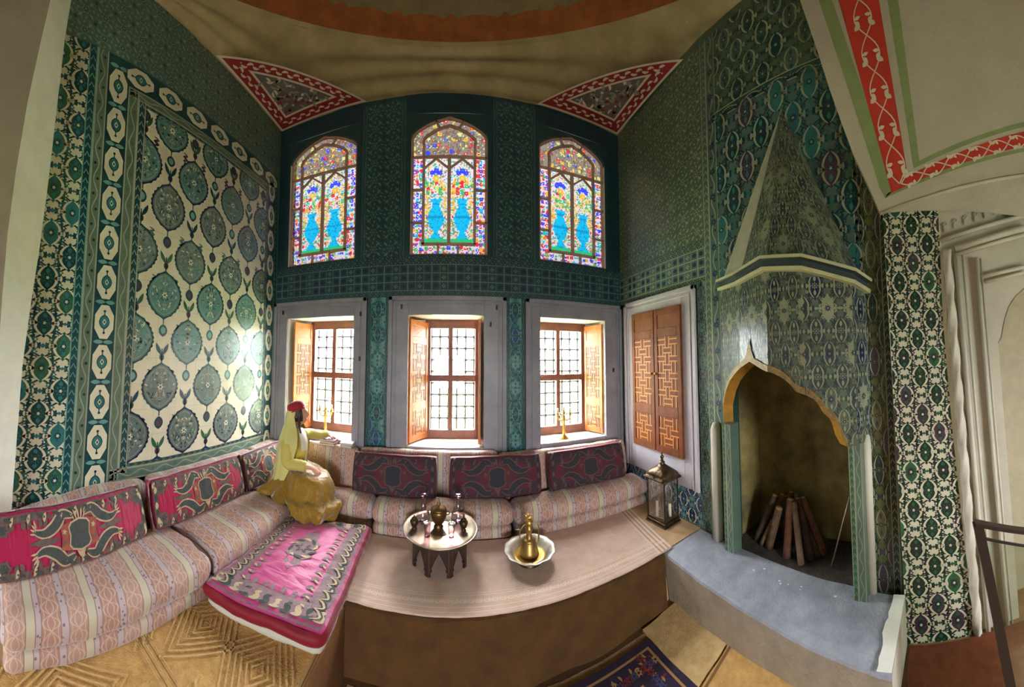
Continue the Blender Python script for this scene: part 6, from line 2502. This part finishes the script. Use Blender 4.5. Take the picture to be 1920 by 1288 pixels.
V = [(-1.80, 3.17, .95, .13), (-1.81, 3.175, 1.12, .115), (-1.81, 3.175, 1.30, .125), (-1.795, 3.175, 1.455, .06), (-1.775, 3.175, 1.56, .046),
     (SHR.x, SHR.y, SHR.z, .055), (ELR.x, ELR.y, ELR.z, .040), (WRR.x, WRR.y, WRR.z, .026),
     (SHL.x, SHL.y, SHL.z, .055), (ELL.x, ELL.y, ELL.z, .040), (WRL.x, WRL.y, WRL.z, .026),
     (-1.72, 3.06, .93, .095), (-1.40, 2.90, 1.00, .070), (-1.42, 2.86, .74, .045), (-1.42, 2.87, .70, .04),
     (-1.70, 3.26, .93, .095), (-1.34, 3.08, 1.02, .070), (-1.36, 2.99, .74, .045), (-1.36, 2.99, .70, .04),
     (-1.45, 2.965, 1.160, .026, .034), (-1.535, 3.64, 1.372, .026, .034)]
EDG = [(0, 1), (1, 2), (2, 3), (3, 4), (3, 5), (5, 6), (6, 7), (7, 19), (3, 8), (8, 9), (9, 10), (10, 20), (0, 11), (11, 12), (12, 13), (13, 14), (0, 15), (15, 16), (16, 17), (17, 18)]
vs, fs = skin_body('tmp', V, EDG)
body = MB()
body.mesh(vs, fs, SKIN, True)
# head: profile to the window
HCN = Vector((-1.765, 3.18, 1.695))
yaw = math.radians(14)
pit = math.radians(8)
HM = Matrix.Translation(HCN) @ Matrix.Rotation(yaw, 4, 'Z') @ Matrix.Rotation(-pit, 4, 'Y')
def head_pt(a, e):
    """a: angle round from the nose, e: elevation"""
    x, y, z = cos(e) * cos(a), cos(e) * sin(a), sin(e)
    def g(aa, ee, wa, we):
        return math.exp(-((a - aa) / wa) ** 2 - ((e - ee) / we) ** 2)
    r = 1.0
    fx = max(0, x)
    px = x * .098 * (1 - .10 * max(0, -z)) + .008
    py = y * .076 * (1 - .22 * max(0, -z - .2))
    pz = z * .128
    f = 0
    f += .026 * g(0, -.16, .17, .16) + .012 * g(0, .02, .12, .16)         # nose
    f += .007 * g(0, .26, .6, .10)                                        # brow
    f -= .010 * (g(.36, .08, .18, .12) + g(-.36, .08, .18, .12))          # sockets
    f += .010 * g(0, -.55, .26, .09) + .008 * g(0, -.70, .26, .07)        # lips
    f -= .006 * g(0, -.62, .20, .03)
    f += .014 * g(0, -1.02, .4, .16)                                      # chin
    f += .006 * (g(.6, -.25, .3, .3) + g(-.6, -.25, .3, .3))              # cheeks
    q = Vector((px, py, pz)) + Vector((cos(a), sin(a) * .6, 0)) * f
    return HM @ q
NAa, NE = 48, 36
hv = [head_pt(-pi + 2 * pi * i / NAa, -pi / 2 + pi * j / NE) for j in range(NE + 1) for i in range(NAa)]
hf, lipf = [], []
for j in range(NE):
    for i in range(NAa):
        k = (i + 1) % NAa
        a = -pi + 2 * pi * (i + .5) / NAa
        e = -pi / 2 + pi * (j + .5) / NE
        (lipf if abs(a) < .24 and -.76 < e < -.48 else hf).append((j * NAa + i, j * NAa + k, (j + 1) * NAa + k, (j + 1) * NAa + i))
body.mesh(hv, hf, SKIN, True)
body.mesh(hv, lipf, LIPS, True)
for s in (-1, 1):
    c = HM @ Vector((.084, s * .030, .010))
    body.mesh([c + Vector((.011 * cos(u) * cos(v), .011 * sin(u) * cos(v), .010 * sin(v))) for v in [-pi / 2 + pi * j / 6 for j in range(7)] for u in [2 * pi * i / 10 for i in range(10)]], [(j * 10 + i, j * 10 + (i + 1) % 10, (j + 1) * 10 + (i + 1) % 10, (j + 1) * 10 + i) for j in range(6) for i in range(10)], EYEW, True)
    c2 = HM @ Vector((.0925, s * .031, .010))
    body.lathe([(.001, -.005), (.005, 0), (.001, .005)], HAIR, c2, 8)
    e0 = [HM @ Vector((.094 - .012 * abs(k) / 2, s * (.016 + .012 * k), .030 + .004 * (1 - (k - 1.2) ** 2 / 2))) for k in range(4)]
    body.tube(e0, .0028, HAIR, 6)
    # ear
    body.tube([HM @ Vector((-.005 + .022 * cos(t), s * .076, .0 + .030 * sin(t))) for t in [2 * pi * i / 12 for i in range(13)]], .007, SKIN, 6)
# hands: palm, five bent fingers, thumb leaving the side of the palm
def hand(wr, dirv, up, side, curl, spread):
    dirv = dirv.normalized()
    lat = dirv.cross(up).normalized() * side
    up = lat.cross(dirv).normalized() * side
    pc = wr + dirv * .050
    rings = []
    for f, w_, h_ in ((-.010, .022, .017), (.015, .030, .016), (.045, .039, .015), (.072, .041, .013), (.086, .036, .010)):
        c = wr + dirv * f
        rings.append([c + lat * w_ * cos(2 * pi * k / 14) + up * h_ * sin(2 * pi * k / 14) for k in range(14)])
    body.loft(rings, SKIN)
    for k, (o, ln) in enumerate(((-.029, .068), (-.010, .078), (.010, .073), (.028, .056))):
        b0 = wr + dirv * .074 + lat * o
        pts = [b0]
        ang = .15
        dd = (dirv + lat * (o * spread)).normalized()
        for seg in (.45, .32, .23):
            ang += curl
            pts.append(pts[-1] + (dd * cos(ang) - up * sin(ang)) * ln * seg)
        body.tube(pts, [.0092, .0088, .0078, .0055], SKIN, 8)
        body.tube([pts[-1] - (pts[-1] - pts[-2]) * .1, pts[-1] + (pts[-1] - pts[-2]) * .12], [.0055, .002], SKIN, 8)
    t0 = wr + dirv * .022 - lat * .026
    t1 = t0 + (dirv * .6 - lat * .75 - up * .25).normalized() * .036
    t2 = t1 + (dirv * .9 - lat * .25 - up * .35).normalized() * .030
    body.tube([t0, t1, t2, t2 + (t2 - t1) * .2], [.0125, .0105, .0085, .003], SKIN, 8)
hand(Vector((-1.452, 2.965, 1.162)), Vector((.75, .05, -.55)), Vector((.4, -.35, .8)), 1, .35, 3)
hand(Vector((-1.546, 3.60, 1.380)), Vector((.45, .25, -.16)), Vector((0, 0, 1)), -1, .10, 5)
per = body.build('person', loc=(-1.80, 3.17, ZP + .325))
tag(per, 'seated person in yellow veil and mustard skirt, crimson cap, hand resting on books', 'person')
PINV = Matrix.Translation((1.80, -3.17, -(ZP + .325)))
def pchild(mb, name):
    o = mb.build(name, per)
    o.matrix_parent_inverse = PINV
    return o
# tunic and sleeves
b = MB()
axs = (SHL - SHR).normalized()
axs.z = 0
fw = Vector((axs.y, -axs.x, 0))
rings = []
NT = 40
for z, a, bb_, cx_, cy_ in ((1.515, .062, .060, -1.79, 3.175), (1.485, .115, .075, -1.79, 3.175), (1.455, .185, .090, -1.79, 3.175), (1.41, .200, .105, -1.795, 3.175), (1.34, .175, .130, -1.79, 3.175), (1.24, .160, .135, -1.79, 3.175), (1.14, .145, .125, -1.795, 3.175), (1.04, .175, .150, -1.79, 3.17), (.95, .205, .185, -1.78, 3.165)):
    c = Vector((cx_, cy_, z))
    rings.append([c + axs * a * cos(2 * pi * k / NT) * (1 + .03 * cos(9 * 2 * pi * k / NT + z * 9)) + fw * bb_ * sin(2 * pi * k / NT) * (1 + .04 * cos(7 * 2 * pi * k / NT + z * 7)) for k in range(NT)])
b.loft(rings, TUN)
def sleeve(pts, rr):
    P = catmull([tuple(p) for p in pts], 6)
    n = len(P)
    rs_ = []
    for i in range(n):
        f = i / (n - 1)
        r = rr[0] + (rr[1] - rr[0]) * f
        rs_.append(r * (1 + .08 * sin(i * 2.3) * f))
    b.tube(P, rs_, TUN, 16)
sleeve([SHR + Vector((.02, .05, -.02)), SHR + Vector((0, -.01, -.06)), (SHR + ELR) / 2 + Vector((-.01, -.02, 0)), ELR + Vector((-.01, -.02, -.01)), (ELR + WRR) / 2 + Vector((0, -.005, -.005)), WRR + Vector((-.03, 0, 0))], (.072, .060))
sleeve([SHL + Vector((.0, -.05, -.02)), SHL + Vector((.02, .01, -.02)), (SHL + ELL) / 2, ELL, (ELL + WRL) / 2, WRL], (.070, .048))
pchild(b, 'tunic')
b = MB()
rings = []
for z, o_ in ((1.53, 0), (1.47, .0), (1.38, .012), (1.28, .012)):
    rings.append([Vector((-1.79, 3.175, z)) + axs * s * (.05 if z > 1.5 else .055) + fw * ((.050 if z > 1.5 else .095 if z > 1.45 else .125 + .010) + .012 * cos(s * 1.5)) for s in (-1, -.5, 0, .5, 1)])
b.loft(rings, SHIRT, False, False)
pchild(b, 'blouse_front')
# skirt
prof = [(1.135, -1.795, 3.165, .165, .145, 0), (1.11, -1.72, 3.14, .24, .175, .02), (1.09, -1.62, 3.09, .33, .20, .03), (1.03, -1.585, 3.07, .365, .225, .06), (.95, -1.58, 3.06, .37, .235, .09), (.88, -1.60, 3.05, .40, .245, .11), (.855, -1.56, 3.01, .43, .27, .12), (.80, -1.48, 2.94, .34, .25, .16), (.74, -1.46, 2.915, .29, .21, .19), (.69, -1.45, 2.895, .235, .17, .22), (.655, -1.455, 2.885, .215, .15, .26)]
P = catmull(prof, 5)
dirk = Vector((cos(math.radians(-26)), sin(math.radians(-26)), 0))
perk = Vector((-dirk.y, dirk.x, 0))
NS_ = 96
rings = []
for z, cx_, cy_, a, bb_, amp in P:
    ring = []
    for k in range(NS_):
        t_ = 2 * pi * k / NS_
        fold = amp * (.55 * cos(7 * t_ + 1.1 + z * 2.0) + .35 * cos(12 * t_ + 2.2 - z * 4) + .8 * (1 - 2 * abs(noise.noise(Vector((cos(t_) * 2.6, sin(t_) * 2.6, z * 6))))) * .5 + .3 * amp * noise.noise(Vector((cos(t_) * 6, sin(t_) * 6, z * 14))))
        r_ = 1 + fold
        q = Vector((cx_, cy_, z)) + dirk * a * r_ * math.copysign(abs(cos(t_)) ** .9, cos(t_)) + perk * bb_ * r_ * math.copysign(abs(sin(t_)) ** .9, sin(t_))
        q.z += amp * .30 * noise.noise(Vector((q.x * 11, q.y * 11, z * 3 + 4))) + (.02 * noise.noise(Vector((q.x * 7, q.y * 7, 2))) if z > .86 else 0)
        ring.append(q)
    rings.append(ring)
b = MB()
b.loft(rings, SKT, True, False)
pchild(b, 'skirt')
# a swag of skirt spread over the seat behind her, and the far knee in reddish underskirt
b = MB()
rings = []
for f in [k / 10 for k in range(11)]:
    z = .98 - .145 * f
    ring = []
    for k in range(40):
        t_ = pi * .55 + pi * 1.0 * k / 39
        r_ = (.20 + .20 * f) * (1 + .16 * f * cos(8 * t_ + 1) + .10 * f * noise.noise(Vector((cos(t_) * 4, sin(t_) * 4, f))))
        ring.append(Vector((-1.76, 3.08, z + .02 * f * cos(8 * t_ + 2))) + Vector((cos(t_ + .2) * r_, sin(t_ + .2) * r_ * .95, 0)))
    rings.append(ring)
b.loft(rings, SKT, False, False)
pchild(b, 'skirt_swag')
# veil
b = MB()
rings = []
for z, cx_, cy_, rx, ry, a0, a1 in ((1.795, -1.80, 3.18, .085, .085, 60, 300), (1.75, -1.81, 3.18, .105, .10, 62, 298), (1.68, -1.815, 3.18, .118, .108, 70, 292), (1.60, -1.815, 3.18, .122, .118, 72, 300), (1.52, -1.81, 3.175, .145, .165, 66, 312), (1.44, -1.80, 3.17, .165, .225, 60, 316), (1.34, -1.80, 3.165, .19, .25, 62, 312), (1.22, -1.80, 3.16, .20, .262, 66, 304), (1.10, -1.81, 3.155, .205, .262, 74, 294), (.98, -1.82, 3.15, .215, .26, 84, 282), (.88, -1.83, 3.15, .235, .265, 92, 274), (.845, -1.835, 3.15, .26, .28, 95, 270)):
    ring = []
    for k in range(61):
        t_ = math.radians(a0 + (a1 - a0) * k / 60)
        am = .012 + .035 * max(0, min(1, (1.6 - z) / .7))
        r_ = 1 + am * (cos(11 * t_ + z * 3) + .6 * cos(17 * t_ - z * 4))
        ring.append(Vector((cx_ + rx * r_ * cos(t_), cy_ + ry * r_ * sin(t_), z)))
    rings.append(ring)
b.loft(rings, VEILM, False, False)
pchild(b, 'veil')
# hair under the cap
b = MB()
hh_ = []
for j in range(15):
    e = -.62 + (pi / 2 + .62) * j / 14
    ring = []
    for i in range(33):
        a = 1.02 + (2 * pi - 2.04) * i / 32
        q = head_pt(a if a <= pi else a - 2 * pi, e)
        n_ = (q - HCN).normalized()
        ring.append(q + n_ * .010)
    hh_.append(ring)
b.loft(hh_, HAIR, False, False)
b.tube(catmull([tuple(HM @ Vector(p)) for p in ((.045, -.072, .06), (.03, -.080, 0), (.015, -.078, -.07), (.01, -.07, -.15), (.02, -.075, -.22))], 5), [.016] * 8 + [.018] * 8 + [.012] * 4 + [.006], HAIR, 10)
pchild(b, 'hair')
# cap
b = MB()
CM = HM @ Matrix.Translation((-.018, 0, .045)) @ Matrix.Rotation(math.radians(-14), 4, 'Y')
rings = []
for r, z in ((1.0, .0), (1.06, .02), (1.07, .05), (1.0, .078), (.84, .100), (.55, .114), (.2, .12), (.01, .121)):
    rings.append([CM @ Vector((.108 * r * cos(2 * pi * k / 32), .090 * r * sin(2 * pi * k / 32), z)) for k in range(32)])
b.loft(rings, CAPR)
b.tube([CM @ Vector((.110 * cos(2 * pi * k / 32), .092 * sin(2 * pi * k / 32), .006)) for k in range(33)], .008, CAPR, 8)
cp = pchild(b, 'cap')
b = MB()
b.lathe([(.001, -.02), (.018, -.008), (.022, .004), (.014, .016), (.001, .02)], SHIRT, CM @ Vector((-.115, 0, .03)), 12)
pchild(b, 'cap_tuft')
